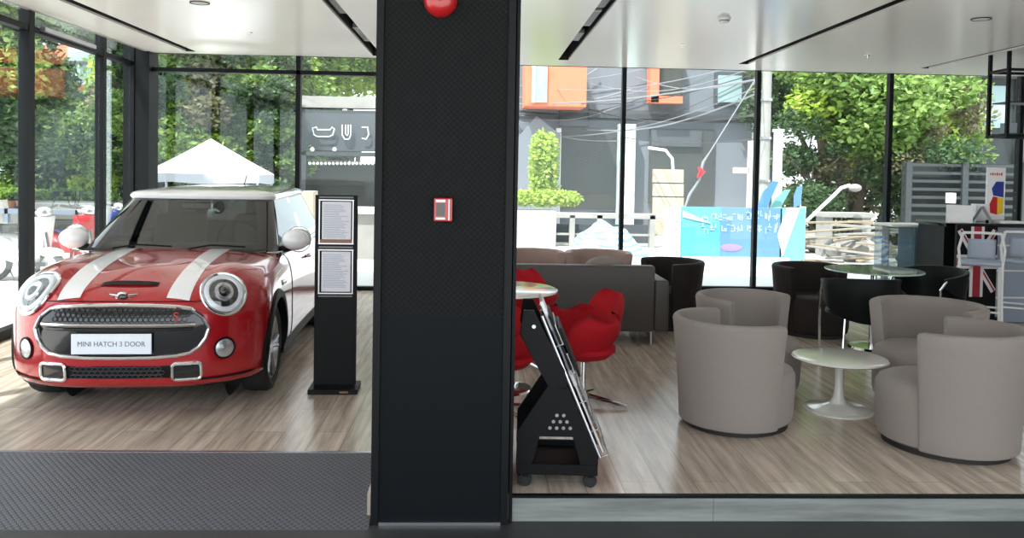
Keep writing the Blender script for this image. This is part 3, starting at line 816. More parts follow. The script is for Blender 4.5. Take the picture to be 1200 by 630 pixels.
place(A_, (1.66, 5.22, 0), R(108), 'taupe tub chair seen from behind, left of the small white table')
def tub(loc, rz, lab_, g=G1): return place(copy_tree(A_), loc, rz, lab_, g)
B_ = tub((2.05, 6.13, 0), R(36), 'taupe tub chair facing the camera behind the nearest left tub chair')
C_ = tub((3.24, 5.80, 0), R(-56), 'taupe tub chair with open front showing, behind the nearest right tub chair')
D_ = tub((2.84, 4.78, 0), R(-130), 'taupe tub chair seen from behind, nearest at the right edge')
C_.scale = (.94,)*3; D_.scale = (.98,)*3
E1 = make_tub(M['rose'], 'rosy brown tub chair beyond the sofa, nearest the pillar', 'rosy brown tub chairs beyond the sofa', thick=.075)
place(E1, (.62, 9.35, 0), R(8), 'rosy brown tub chair beyond the sofa, nearest the pillar')
E2 = place(copy_tree(E1), (1.38, 9.35, 0), R(-6), 'rosy brown tub chair beyond the sofa, in front of the striped tarpaulin')
DK = make_tub(M['dark_tub'], '', None, thick=.07)
place(DK, (1.98, 8.55, 0), R(-75), 'dark brown tub chair standing at the right end of the sofa')
DK2 = place(copy_tree(DK), (3.40, 8.25, 0), R(20), 'dark brown tub chair left of the glass table'); 
for o in (DK, DK2):
    if 'group' in o: del o['group']

# small white pedestal table
tb = empty('pedestal_table', (2.49, 5.53, 0), 0, 'small round white pedestal table between the taupe tub chairs', 'side table')
MB().lathe([(0, .370), (.275, .370), (.308, .364), (.315, .356), (.302, .348), (.24, .342), (0, .342)], n=56).build('tabletop', M['white_gloss'], tb, smooth=True)
MB().lathe([(0, .02), (.220, .012), (.23, .006), (.23, 0), (0, 0)], n=48).lathe([(.20, .016), (.12, .028), (.06, .048), (.036, .09), (.028, .16), (.028, .28), (.045, .33), (.06, .342)], n=36).build('pedestal', M['white_gloss'], tb, smooth=True)

# ================================================================== SOFA
so = empty('sofa', (.72, 7.90, 0), 0, 'long low-backed dark taupe sofa seen from behind', 'sofa')
MB().box((0, -.27, .43), (1.86, .14, .61)).build('backrest', M['brown_leather'], so, bevel=.02, seg=3, smooth=True)
MB().box((0, .10, .27), (1.84, .62, .22)).build('seat_base', M['brown_leather'], so, bevel=.02, seg=3, smooth=True)
for x in (-.45, .45): MB().box((x, .12, .425), (.88, .58, .11)).build('seat_cushion', M['brown_leather'], so, bevel=.03, seg=3, smooth=True)
for x in (-.97, .97): MB().box((x*1.03, .06, .365), (.135, .80, .48)).build('armrest', M['brown_leather'], so, bevel=.03, seg=3, smooth=True)
for x in (-.92, .92):
    for y in (-.26, .36): MB().cyl((x, y, 0), (x, y, .135), .009, None, 10).box((x, y, .13), (.08, .08, .008)).build('leg', M['steel'], so)
for i, (x, lab_) in enumerate(((.10, 'beige scatter cushion peeking over the sofa back near the pillar'), (1.20, 'beige scatter cushion peeking over the sofa back near its right end'))):
    c_ = tag(MB().sphere((0, 0, 0), (.22, .07, .20), 20, 12).build('scatter_cushion', M['taupe'], None, smooth=True), lab_, 'cushion', 'scatter cushions on the sofa')
    c_.location = (x, 7.80, .62); c_.rotation_euler = (R(18), 0, 0)

# ================================================================== RED CHAIRS + WHITE TABLE
def petal(w, h, cup, th, n=14):
    """rounded shell: u across, v up; cupped towards -Y"""
    rows = []
    for s_ in (0, 1):
        pass
    top = []; bot = []
    for i in range(n+1):
        v = i/n; ww = w*max(.05, math.sin(PI*(.10+.86*v)))**.55*(.82+.20*v) ; rt = []; rb = []
        for k in range(n+1):
            u = -1+2*k/n; x = u*ww; zz = h*v
            yy = -cup*(u*u)*(.5+.5*v)+.10*h*(v**1.5)
            e = th*math.sqrt(max(0, 1-abs(u)**4))*math.sqrt(max(0, 1-abs(2*v-1)**6))
            rt.append(Vector((x, yy+e/2, zz))); rb.append(Vector((x, yy-e/2, zz)))
        top.append(rt); bot.append(rb)
    mb = MB().grid(top).grid(bot)
    # rim
    def rim(rows): return rows[0]+[r[-1] for r in rows[1:]]+rows[-1][-2::-1]+[r[0] for r in rows[-2:0:-1]]
    a, b = rim(top), rim(bot); mb.grid([a, b], closed_v=True)
    return mb
def xf(mb, loc, rot):
    Rm = Euler(rot).to_matrix(); L = Vector(loc); mb.v = [tuple(Rm @ Vector(p)+L) for p in mb.v]; return mb
def make_red(label):
    t = empty('tulip_armchair', (0, 0, 0), 0, label, 'chair', 'red petal-shaped chairs around the white table')
    MB().grid([[Vector((r*math.cos(2*PI*k/32)*1.05, r*math.sin(2*PI*k/32), z)) for k in range(32)] for r, z in ((.001, .42), (.14, .425), (.19, .425), (.215, .41), (.215, .38), (.165, .335), (.08, .312), (.001, .31))], closed_v=True).build('seat', M['red_fabric'], t, smooth=True)
    xf(petal(.24, .47, .10, .055), (0, .10, .325), (R(-20), 0, 0)).build('backrest', M['red_fabric'], t, smooth=True)
    for sx in (-1, 1):
        xf(petal(.29, .36, .12, .05), (sx*.10, -.02, .315), (R(-30), 0, R(-sx*78))).build('armrest', M['red_fabric'], t, smooth=True)
    MB().cyl((0, 0, .05), (0, 0, .33), .024, .024, 16).lathe([(.10, .325), (.03, .30)], n=16).build('column', M['chrome'], t, smooth=True)
    for k in range(4):
        a = PI/4+k*PI/2
        MB().tube([(0, 0, .065), (.15*math.cos(a), .15*math.sin(a), .045), (.31*math.cos(a), .31*math.sin(a), .018)], [.024, .02, .014], 8).build('leg', M['chrome'], t, smooth=True)
    return t
RC = make_red('')
place(RC, (.74, 5.62, 0), R(-66), 'red petal-shaped chair right of the white table, on a chrome star base')
place(copy_tree(RC), (.36, 6.72, 0), R(-6), 'red petal-shaped chair behind the white round table')
place(copy_tree(RC), (.16, 5.33, 0), R(172), 'red petal-shaped chair half hidden by the pillar and the brochure rack')
t2 = empty('round_table', (.19, 6.02, 0), 0, 'round white table on a chrome column beside the pillar', 'table')
MB().lathe([(0, .74), (.39, .74), (.405, .733), (.405, .722), (.38, .715), (0, .715)], n=48).build('tabletop', M['white_gloss'], t2, smooth=True)
MB().cyl((0, 0, .02), (0, 0, .715), .03, None, 20).build('column', M['chrome'], t2, smooth=True)
MB().lathe([(0, .03), (.05, .03), (.22, .012), (.23, 0), (0, 0)], n=40).build('base', M['chrome'], t2, smooth=True)

# ================================================================== BROCHURE RACK
rk = empty('brochure_rack', (.43, 4.29, 0), R(-3), 'black folding wheeled brochure rack standing right of the pillar', 'brochure rack')
def sidepanel(y):
    # lower A-shaped panel with a window, in X-Z, at depth y
    m_ = MB(); y0, y1 = y-.012, y+.012
    out = [(-.205, .07), (-.205, .29), (-.055, .52), (.045, .52), (.205, .17), (.205, .07)]
    inn = [(-.125, .125), (-.09, .265), (.075, .265), (.115, .125)]
    # band pieces around the window
    m_.prism([(-.205, .07), (.205, .07), (.205, .125), (-.205, .125)], y0, y1)
    m_.prism([(-.205, .125), (-.125, .125), (-.09, .265), (-.205, .29)], y0, y1)
    m_.prism([(.115, .125), (.205, .125), (.205, .17), (.155, .28), (.075, .265)], y0, y1)
    m_.prism([(-.205, .29), (-.09, .265), (.075, .265), (.155, .28), (.045, .52), (-.055, .52)], y0, y1)
    return m_
for y in (-.17, .20): sidepanel(y).build('side_panel', M['black_plastic'], rk, bevel=.003)
hp = MB()
for r_, row in enumerate((4, 3, 2)):
    for k in range(row): hp.cyl((-.05+.034*k+.017*r_+.01, -.184, .31+.032*r_), (-.05+.034*k+.017*r_+.01, -.1815, .31+.032*r_), .009, None, 10)
hp.build('punched_holes', M['slot_metal'], rk)
for y in (-.17, .20):
    m_ = MB()
    m_.prism([(-.055, .52), (.045, .50), (.03, .60), (-.07, .78), (-.13, .90), (-.185, .90), (-.20, .78)], y-.012, y+.012)
    m_.build('upper_bracket', M['black_plastic'], rk, bevel=.003)
MB().box((0, .015, .085), (.38, .36, .025)).build('bottom_tray', M['black_plastic'], rk)
MB().box((.0, .015, .27), (.16, .35, .012)).build('shelf', M['black_plastic'], rk)
MB().cyl((-.13, -.19, .82), (-.13, .22, .82), .010, None, 10).build('hinge_rod', M['steel'], rk)
for x in (-.16, .17):
    for y in (-.14, .17):
        w_ = MB().cyl((x, y-.014, .034), (x, y+.014, .034), .034, None, 20).build('caster', M['rubber'], rk, smooth=True)
        MB().cyl((x, y-.016, .034), (x, y+.016, .034), .016, None, 12).build('caster_hub', M['slot'], w_)
        MB().box((x, y, .062), (.03, .045, .02)).build('caster_fork', M['black_plastic'], w_)
# the sloping face: pockets of steel wire and the brochures in them (each a thing)
sl0 = Vector((-.09, 0, .87)); sl1 = Vector((.215, 0, .16)); sd_ = (sl1-sl0).normalized(); sn = Vector((sd_.z*-1, 0, sd_.x)); 
if sn.x < 0: sn = -sn
for y in (-.17, .015, .20): MB().tube([sl0+Vector((0, y, 0)), sl1+Vector((0, y, 0))], .009, 8).build('face_rail', M['steel'], rk, smooth=True)
for off_, a_, b_ in ((.035, .02, .40), (.060, .12, .46)):
    p_, q_ = sl0.lerp(sl1, a_)+sn*off_, sl0.lerp(sl1, b_)+sn*off_; c_ = (p_+q_)/2
    MB().box((c_.x, .015, c_.z), (.014, .35, (q_-p_).length), (0, -math.atan2(sd_.x, -sd_.z), 0)).build('tier_divider', M['black_plastic'], rk)
NP = 5; bro = []
for k in range(NP):
    t_ = (k+.5)/NP; c = sl0.lerp(sl1, t_)+sn*.03
    m_ = MB(); low = sl0.lerp(sl1, min(1, t_+.12))
    for dd in (.0, .045):
        m_.tube([low+sn*dd+Vector((0, -.17, 0)), low+sn*dd+Vector((0, .20, 0))], .004, 6)
        m_.tube([low+sn*.045-sd_*.10+Vector((0, -.17, 0)), low+sn*.045-sd_*.10+Vector((0, .20, 0))], .004, 6)
    for y in (-.17, -.05, .08, .20): m_.tube([low+Vector((0, y, 0)), low+sn*.045+Vector((0, y, 0)), low+sn*.045-sd_*.10+Vector((0, y, 0))], .004, 6)
    m_.build('wire_pocket', M['steel'], rk)
covers = [M['paper_white'], M['navy'], M['paper'], M['black_gloss'], M['oak_strip']]
names_b = ['white brochure sticking out of the topmost rack pocket', 'navy brochure in the second rack pocket from the top', 'pale brochure in the middle rack pocket', 'black brochure in the fourth rack pocket', 'brown brochure in the lowest rack pocket']
Rk = Matrix.Rotation(R(-3), 3, 'Z')
for k in range(NP):
    low = sl0.lerp(sl1, min(1, (k+.5)/NP+.12)); ln_ = .23
    c = low+sn*.022-sd_*(ln_/2)
    tilt = math.atan2(sd_.x, -sd_.z)
    o = tag(MB().box((0, 0, 0), (.018, .26, ln_)).build('brochure', covers[k], None, bevel=.002), names_b[k], 'brochure', 'brochures in the black rack')
    o.location = Rk @ (c+Vector((0, .015, 0)))+Vector((.43, 4.29, 0)); o.rotation_euler = (0, -tilt, R(-3))
    pg = MB().box((.001, 0, .001), (.010, .262, ln_+.002)).build('pages', M['paper_white'], o)

# ================================================================== GLASS TABLE + BLACK CHAIRS
gt = empty('glass_table', (3.70, 7.55, 0), 0, 'round glass-topped table among the black chairs', 'table')
MB().lathe([(0, .735), (.43, .735), (.435, .730), (.435, .724), (0, .722)], n=56).build('tabletop', M['table_glass'], gt, smooth=True)
MB().cyl((0, 0, .02), (0, 0, .722), .028, None, 16).build('column', M['chrome'], gt, smooth=True)
MB().lathe([(0, .03), (.20, .02), (.21, 0), (0, 0)], n=36).build('base', M['chrome'], gt, smooth=True)
MB().lathe([(0, .720), (.10, .720), (.10, .708), (.03, .70)], n=24).build('top_mount', M['chrome'], gt)
def make_black(label):
    t = empty('shell_chair', (0, 0, 0), 0, label, 'chair', None)
    # continuous wrap: back and arms curl round, open under the arms
    rows = []
    for i in range(37):
        a = R(-125+250*i/36); s_ = abs(i-18)/18
        ztop = .745-.07*s_**2; zb = .36+.24*s_**1.8
        r = .29+.02*math.cos(a)
        sec = [(r, zb), (r+.02, (zb+ztop)/2), (r+.035, ztop-.01), (r+.030, ztop), (r+.005, ztop), (r-.002, ztop-.01), (r-.015, (zb+ztop)/2), (r-.028, zb)]
        rows.append([Vector((q*math.sin(a), q*math.cos(a), z)) for q, z in sec])
    mb = MB().grid(rows, closed_v=True); mb.f.append(tuple(range(8))); mb.f.append(tuple(range(36*8, 37*8)))
    mb.build('backrest', M['black_plastic'], t, smooth=True)
    MB().grid([[Vector((r*math.sin(2*PI*k/32), -r*math.cos(2*PI*k/32)*1.0, z)) for k in range(32)] for r, z in ((.001, .455), (.22, .45), (.27, .44), (.275, .41), (.24, .385), (.001, .38))], closed_v=True).build('seat', M['black_plastic'], t, smooth=True)
    for sx in (-1, 1):
        MB().tube([(sx*.245, -.24, 0), (sx*.25, -.245, .30), (sx*.25, -.24, .58), (sx*.262, -.16, .655)], .011, 8).build('leg', M['chrome'], t, smooth=True)
        MB().tube([(sx*.22, .24, 0), (sx*.21, .23, .20), (sx*.19, .20, .40)], .011, 8).build('leg', M['chrome'], t, smooth=True)
    return t
K1 = make_black('')
place(K1, (3.33, 7.05, 0), R(176), 'black moulded shell chair with chrome legs in front of the glass table', 'black shell chairs at the glass table')
place(copy_tree(K1), (4.27, 7.62, 0), R(-60), 'black moulded shell chair right of the glass table', 'black shell chairs at the glass table')

# ================================================================== BAR COUNTER, STOOLS, DISPLAY
ct = empty('bar_counter', (6.3, 9.16, 0), 0, 'bar-height counter with pale grey front at the right edge', 'counter')
MB().box((-.0, 0, 1.085), (2.36, .62, .04)).build('worktop', M['black_gloss'], ct, bevel=.004)
MB().box((.19, .03, .535), (1.85, .50, 1.06)).build('counter_body', M['frost_panel'], ct)
m_ = MB()
for z in (.28, .58, .86): m_.box((.19, -.225, z), (1.85, .012, .018))
m_.build('front_rail', M['white_paint'], ct)
MB().box((-.93, .03, .535), (.44, .54, 1.06)).build('end_panel', M['black_plastic'], ct)
# flag panel in front of the counter's left end
fp = empty('flag_panel', (5.39, 8.72, 0), R(2), 'black upright panel printed with a red and white crossed flag', 'flag panel')
MB().box((0, 0, .60), (.46, .04, 1.0)).build('board', M['black_plastic'], fp, bevel=.003)
MB().box((0, 0, .05), (.50, .24, .10)).build('foot', M['black_plastic'], fp)
def flagbar(c, sz, ang_, m, nm, dy): MB().box((c[0], -.0215-dy, c[1]), (sz[0], .003, sz[1]), (0, ang_, 0)).build(nm, m, fp)
zc = .70
for (x0, z0, x1, z1) in ((-.05, zc-.09, -.20, zc-.32), (.05, zc-.09, .20, zc-.32), (.05, zc+.09, .20, zc+.34), (-.05, zc+.09, -.20, zc+.34)):
    L = math.hypot(x1-x0, z1-z0); an = math.atan2(x1-x0, z1-z0)
    m1 = MB(); m2 = MB()
    m1.box(((x0+x1)/2, -.0215, (z0+z1)/2), (.062, .003, L), (0, an, 0)); m2.box(((x0+x1)/2+.012, -.0235, (z0+z1)/2), (.018, .003, L), (0, an, 0))
    m1.build('white_saltire', M['flag_white'], fp); m2.build('red_saltire', M['flag_red'], fp)
MB().box((0, -.0245, zc), (.46, .003, .15)).box((0, -.0245, zc), (.15, .003, .76)).build('white_cross', M['flag_white'], fp)
MB().box((0, -.0265, zc), (.46, .003, .085)).box((0, -.0265, zc), (.085, .003, .76)).build('red_cross', M['flag_red'], fp)
def make_stool(label, g):
    t = empty('bar_stool', (0, 0, 0), 0, label, 'bar stool', g)
    for sx in (-1, 1):
        MB().tube([(sx*.20, -.20, 0), (sx*.185, -.17, .40), (sx*.18, -.16, .74)], .013, 8).build('leg', M['white_paint'], t, smooth=True)
        MB().tube([(sx*.20, .21, 0), (sx*.185, .18, .40), (sx*.185, .17, .74), (sx*.20, .20, .90), (sx*.165, .24, 1.06)], .013, 8).build('leg', M['white_paint'], t, smooth=True)
    MB().tube([(-.165, .24, 1.06), (0, .255, 1.065), (.165, .24, 1.06)], .013, 8).build('back_rail', M['white_paint'], t, smooth=True)
    MB().grid([[Vector((x*.8, .165+.02*z_+.03*(1-(x/.17)**2), .80+.20*z_)) for x in np.linspace(-.15, .15, 9)] for z_ in np.linspace(0, 1, 7)]).build('backrest', M['frost_panel'], t, smooth=True, solid=.012)
    MB().box((0, 0, .755), (.38, .36, .05)).build('seat', M['frost_panel'], t, bevel=.02, seg=3, smooth=True)
    for z in (.28,): MB().tube([(-.19, -.185, z), (.19, -.185, z), (.19, .19, z), (-.19, .19, z)], .010, 8, True).build('footrest', M['white_paint'], t)
    return t
S1 = make_stool('', 'white framed bar stools at the counter')
place(S1, (5.08, 8.14, 0), R(151), 'white framed bar stool standing in front of the flag panel')
place(copy_tree(S1), (5.66, 8.34, 0), R(147), 'white framed bar stool cut by the right edge of the photo')
# teal cabinet
tc_ = empty('showcase_cabinet', (5.30, 9.95, 0), 0, 'teal grey showcase with a clear side box behind the black chairs', 'cabinet')
MB().box((.12, 0, .52), (.30, .40, .96)).build('cabinet_body', M['teal'], tc_, bevel=.004)
MB().box((-.19, 0, .52), (.30, .36, .96)).build('clear_box', M['frost'], tc_)
MB().box((0, 0, 1.015), (.66, .44, .025)).build('cabinet_top', M['white_paint'], tc_)
MB().box((0, 0, .02), (.62, .40, .04)).build('plinth', M['black_plastic'], tc_)
# papers on the counter
def tent(loc, rz, label, m, w=.26, h=.19, d=.16):
    t = empty('folded_brochure', loc, rz, label, 'brochure', 'folded brochures standing on the counter')
    for s_ in (-1, 1): MB().box((0, s_*d/4, h/2), (w, .004, math.hypot(h, d/2)), (s_*math.atan2(d/2, h), 0, 0)).build('page', m, t)
    return t
tent((5.36, 9.0, 1.106), R(-28), 'white folded brochure standing like a tent at the counter end', M['paper_white'])
tent((5.62, 9.0, 1.106), R(50), 'blue grey folded brochure standing like a tent right of the white one', M['frost_panel'], .22, .18, .2)
bx = tag(MB().box((0, 0, .10), (.12, .10, .20)).build('card_box', M['paper_white'], None, bevel=.004), 'white card box on the counter beside the poster stand', 'box'); bx.location = (5.74, 9.26, 1.106)
bx2 = tag(MB().box((0, 0, .012), (.30, .20, .024)).build('magazine', M['paper_white'], None, bevel=.003), 'white magazine lying flat on the counter near the edge of the photo', 'magazine'); bx2.location = (5.90, 8.98, 1.106)
ps = empty('poster_display', (5.93, 9.26, 1.106), R(0), 'tall white poster card with blue, red and yellow shapes on the counter', 'poster')
MB().box((0, 0, .31), (.22, .02, .62)).build('card', M['paper_white'], ps, bevel=.003)
MB().prism([(-.03, .30), (.09, .28), (.09, .46), (.0, .46), (-.05, .38)], -.013, -.0105).build('blue_shape', M['navy'], ps)
MB().prism([(-.06, .10), (.02, .08), (.02, .28), (-.03, .29), (-.07, .2)], -.013, -.0105).build('red_shape', M['red_gloss'], ps)
MB().prism([(.02, .08), (.09, .10), (.09, .27), (.02, .28)], -.013, -.0105).build('yellow_shape', M['yellow'], ps)
m_ = MB()
for k in range(6): m_.box((-.07+.026*k, -.012, .545), (.015, .002, .022+.01*(k % 2)))
m_.build('red_lettering', M['red_gloss'], ps)
MB().box((0, .03, .01), (.24, .12, .02)).build('card_base', M['black_plastic'], ps)
# hanging frame
hf = empty('hanging_shelf', (6.25, 9.2, 2.06), 0, 'black hanging shelf frame dropping from the ceiling at the right edge', 'hanging shelf')
m_ = MB()
for x in (-.36, .9):
    for y in (-.17, .17): m_.box((x, y, .48), (.035, .035, .96))
for z in (.0, .74):
    for y in (-.17, .17): m_.box((.27, y, z+.018), (1.26, .03, .03))
    for x in (-.36, .9): m_.box((x, 0, z+.018), (.03, .34, .03))
m_.build('frame', M['black_plastic'], hf)
MB().box((.27, 0, .045), (1.2, .32, .012)).build('lower_shelf', M['frost'], hf); MB().box((.27, 0, .40), (1.2, .32, .012)).build('upper_shelf', M['black_plastic'], hf)
bx3 = tag(MB().box((0, 0, .06), (.12, .12, .12)).build('small_box', M['frost_panel'], None, bevel=.004), 'small pale box on the hanging shelf', 'box'); bx3.location = (6.02, 9.2, 2.112)

# ================================================================== OUTSIDE
GZ = -.06
def fbox(mb, pxa, pya, pxb, pyb, Y, d=.1, ground=False):
    a = at(pxa, pya, Y); b = at(pxb, pyb, Y); z0 = GZ if ground else min(a.z, b.z)
    mb.bb(min(a.x, b.x), max(a.x, b.x), Y, Y+d, z0, max(a.z, b.z)); return mb
def leaves(cl, n, size, m, name='foliage', parent=None, flat=.8):
    """cl: list of (centre, radii); n leaf quads in total, clumped"""
    n = int(n*2.6) if size > .08 else n; size = size*.56 if size > .08 else size
    vol = np.array([r[0]*r[1]*r[2] for _, r in cl])**.67; vol = vol/vol.sum(); V = []; Fc = []
    for (c, r), fr_ in zip(cl, vol):
        k = int(n*fr_); d = np.random.normal(size=(k, 3)); d /= np.linalg.norm(d, axis=1)[:, None]
        rad = np.random.uniform(.30, 1.0, k)**.5
        P = np.array(c)+d*rad[:, None]*np.array(r)*(1+.18*np.sin(d[:, :1]*9+d[:, 1:2]*7+c[0]))
        a = np.random.normal(size=(k, 3)); a[:, 2] *= .5; a /= np.linalg.norm(a, axis=1)[:, None]
        b = np.cross(a, np.random.normal(size=(k, 3))); b /= np.linalg.norm(b, axis=1)[:, None]
        s_ = size*np.random.uniform(.6, 1.4, k)[:, None]
        o = len(V)
        Q = np.stack([P-a*s_, P+b*s_*.5, P+a*s_, P-b*s_*.5], 1).reshape(-1, 3)
        V += [tuple(q) for q in Q]; Fc += [(o+4*i, o+4*i+1, o+4*i+2, o+4*i+3) for i in range(k)]
    me = bpy.data.meshes.new(name); me.from_pydata(V, [], Fc); me.materials.append(m)
    o = bpy.data.objects.new(name, me); COL.objects.link(o); o.parent = parent; return o
def tree(x, y, h, rad, label, mats, n=5000, size=.16, trunk=.14, crown0=.35, cat='tree', blobs=9, kind='broadleaf_tree'):
    t = empty(kind, (x, y, GZ), 0, label, cat)
    r_ = random.Random(int(x*100+y*7))
    tk = MB(); tk.tube([(0, 0, 0), (.1*rad, 0, h*.3), (-.05*rad, .1, h*.6), (0, 0, h*.85)], [trunk, trunk*.8, trunk*.5, trunk*.2], 8)
    for k in range(5):
        a = r_.uniform(0, 2*PI); z0 = h*r_.uniform(.25, .6); tk.tube([(0, 0, z0), (rad*.4*math.cos(a), rad*.4*math.sin(a), z0+h*.12), (rad*.75*math.cos(a), rad*.75*math.sin(a), z0+h*.25)], [trunk*.45, trunk*.3, trunk*.12], 6)
    tk.build('trunk', M['bark'], t, smooth=True)
    for i, m in enumerate(mats):
        cl = []
        for k in range(blobs):
            a = r_.uniform(0, 2*PI); q = rad*r_.uniform(.1, .75); zz = h*r_.uniform(crown0, .95)
            s_ = rad*r_.uniform(.25, .5); cl.append(((q*math.cos(a), q*math.sin(a)-(.25*rad if i else 0), zz), (s_, s_, s_*.7)))
        leaves(cl, n//len(mats), size, m, 'foliage', t)
    return t
def px2x(px, Y): return at(px, 200, Y).x

# --- right-hand view
# grey house with dark shop front
hb = empty('grey_building', (px2x(745, 24), 24, GZ), 0, 'large blue grey building behind the right-hand windows', 'building')
def loc(o): return Vector(o.location)
def part(root, nm, m, pxa, pya, pxb, pyb, Y, d=.1, ground=False):
    mb = fbox(MB(), pxa, pya, pxb, pyb, Y, d, ground); L = loc(root); mb.v = [tuple(Vector(v)-L) for v in mb.v]; return mb.build(nm, m, root)
part(hb, 'upper_wall', M['facade'], 604, 20, 897, 140, 24, 2.0); part(hb, 'ground_wall', M['facade'], 604, 128, 905, 300, 24.1, 1.8, True)
part(hb, 'shop_glazing', M['dark_glass'], 657, 150, 724, 246, 23.95, .1); part(hb, 'shop_glazing', M['dark_glass'], 762, 150, 835, 240, 23.95, .1)
part(hb, 'eave_band', M['facade_dark'], 690, 128, 897, 142, 23.8, .3)
w_ = part(hb, 'window', M['facade_dark'], 838, 84, 873, 124, 23.9, .15); part_ = fbox(MB(), 842, 88, 869, 120, 23.85, .06); part_.v = [tuple(Vector(v)-loc(hb)) for v in part_.v]; part_.build('pane', M['pale_glass'], w_)
w_ = part(hb, 'window', M['facade_dark'], 764, 152, 822, 172, 23.85, .12)
part(hb, 'corner_post', M['white_paint'], 652, 150, 656, 250, 23.8, .25, True); part(hb, 'corner_post', M['aqua_white'], 726, 145, 743, 250, 23.6, .4, True)
part(hb, 'brick_panel', M['facade_dark'], 656, 118, 690, 148, 23.9, .2); part(hb, 'downpipe', M['white_paint'], 884, 90, 887, 240, 23.7, .1, True)
gb_ = at(604, 165, 23.5); g2 = at(628, 136, 23.5); g3 = at(656, 158, 23.5)
m_ = MB().prism([(gb_.x-hb.location.x, gb_.z-hb.location.z), (g2.x-hb.location.x, g2.z-hb.location.z), (g3.x-hb.location.x, g3.z-hb.location.z), (g3.x-hb.location.x, 0), (gb_.x-hb.location.x, 0)], 23.3-24, 23.9-24)
m_.build('gable_annex', M['facade'], hb)
ob = empty('orange_bay', (px2x(650, 22.5), 22.5, at(650, 127, 22.5).z), 0, 'orange projecting upper bay with a pale window, left end of the right-hand view', 'building bay')
part(ob, 'bay_wall', M['orange'], 616, 60, 687, 125, 22.4, 1.4); part(ob, 'bay_window', M['pale_glass'], 626, 62, 641, 120, 22.34, .08); part(ob, 'window_mullion', M['white_paint'], 624, 62, 627, 120, 22.3, .08)
of = empty('orange_window_frame', (px2x(780, 23.5), 23.5, at(780, 123, 23.5).z), 0, 'orange window surround on the grey building, right of the first mullion', 'window surround')
part(of, 'surround_post', M['orange'], 763, 60, 772, 120, 23.4, .5); part(of, 'surround_sill', M['orange'], 763, 112, 800, 121, 23.4, .5); part(of, 'surround_glass', M['dark_glass'], 772, 60, 800, 112, 23.6, .3)
# hedge column, low hedge, planter wall, rail
hc = tag(leaves([((0, 0, z), (.33, .33, .40)) for z in np.arange(1.2, 2.35, .25)], 5200, .055, M['leaf_bright'], 'clipped_column_shrub'), 'tall column-shaped clipped bright green shrub', 'shrub'); c0 = at(637, 200, 19.5); hc.location = (c0.x, 19.5, GZ)
hl_ = tag(leaves([((x, 0, 1.02), (.30, .30, .17)) for x in np.arange(-.8, .75, .2)], 4200, .05, M['leaf_bright'], 'low_hedge'), 'low bright green hedge on the granite planter', 'hedge'); c0 = at(635, 200, 18.6); hl_.location = (c0.x, 18.6, GZ+.02)
pw = fbox(MB(), 596, 247, 651, 292, 18.0, .9, True).build('planter_wall', M['granite']); tag(pw, 'speckled white granite planter below the bright hedge', 'planter')
rl = empty('terrace_rail', (px2x(715, 18), 18, GZ), 0, 'white concrete railing with square posts behind the striped tarpaulin', 'railing')
part(rl, 'top_beam', M['concrete'], 652, 249, 785, 257, 18, .25); part(rl, 'lower_beam', M['concrete'], 652, 273, 785, 277, 18.05, .15)
for x in (668, 700, 762): part(rl, 'post', M['concrete'], x, 252, x+5, 300, 18.0, .2, True)
part(rl, 'backing', M['facade_dark'], 652, 262, 765, 290, 19.2, .1)
# striped tarpaulin heap
rows = []; nU, nV = 60, 18; a0 = at(668, 292, 15.5); a1 = at(768, 292, 15.5)
tarp_w = a1.x-a0.x
for j in range(nV+1):
    v = j/nV; row = []
    for i in range(nU+1):
        u = i/nU; hgt = (math.sin(PI*min(1, u*1.05))**.7 if u < .95 else .15)*(math.sin(PI*v)**.6)
        row.append(Vector((u*tarp_w, v*1.4, .0+(.92*hgt)*(1-.35*u)*.85+.05*math.sin(u*23+v*9)*hgt+.03*math.sin(v*21+u*5)*hgt)))
    rows.append(row)
mt_ = bpy.data.materials.new('striped tarpaulin'); mt_.use_nodes = True
n_ = mt_.node_tree.nodes; l_ = mt_.node_tree.links; tcn = n_.new('ShaderNodeTexCoord'); wv = n_.new('ShaderNodeTexWave'); wv.bands_direction = 'Z'
wv.inputs['Scale'].default_value = 3.2; wv.inputs['Distortion'].default_value = 5; wv.inputs['Detail'].default_value = 1.5; rpn = n_.new('ShaderNodeValToRGB')
rpn.color_ramp.elements[0].position = .42; rpn.color_ramp.elements[0].color = (.16, .36, .72, 1); rpn.color_ramp.elements[1].position = .52; rpn.color_ramp.elements[1].color = (.8, .82, .85, 1)
l_.new(tcn.outputs['Object'], wv.inputs[0]); l_.new(wv.outputs[0], rpn.inputs[0]); l_.new(rpn.outputs[0], n_['Principled BSDF'].inputs['Base Color'])
tp = tag(MB().grid(rows).build('tarpaulin', mt_, None, smooth=True), 'crumpled blue and white striped tarpaulin heap outside', 'tarpaulin'); tp.location = (a0.x, 15.2, GZ)
# beige boards
bb_ = empty('board_stack', (px2x(784, 22), 22, GZ), 0, 'beige stacked board panels standing before the dark shopfront', 'panels')
for i, (ya, yb) in enumerate(((198, 214), (215, 230), (231, 247))): part(bb_, 'board', M['beige_board'], 766, ya, 801, yb, 22, .15, i == 2)
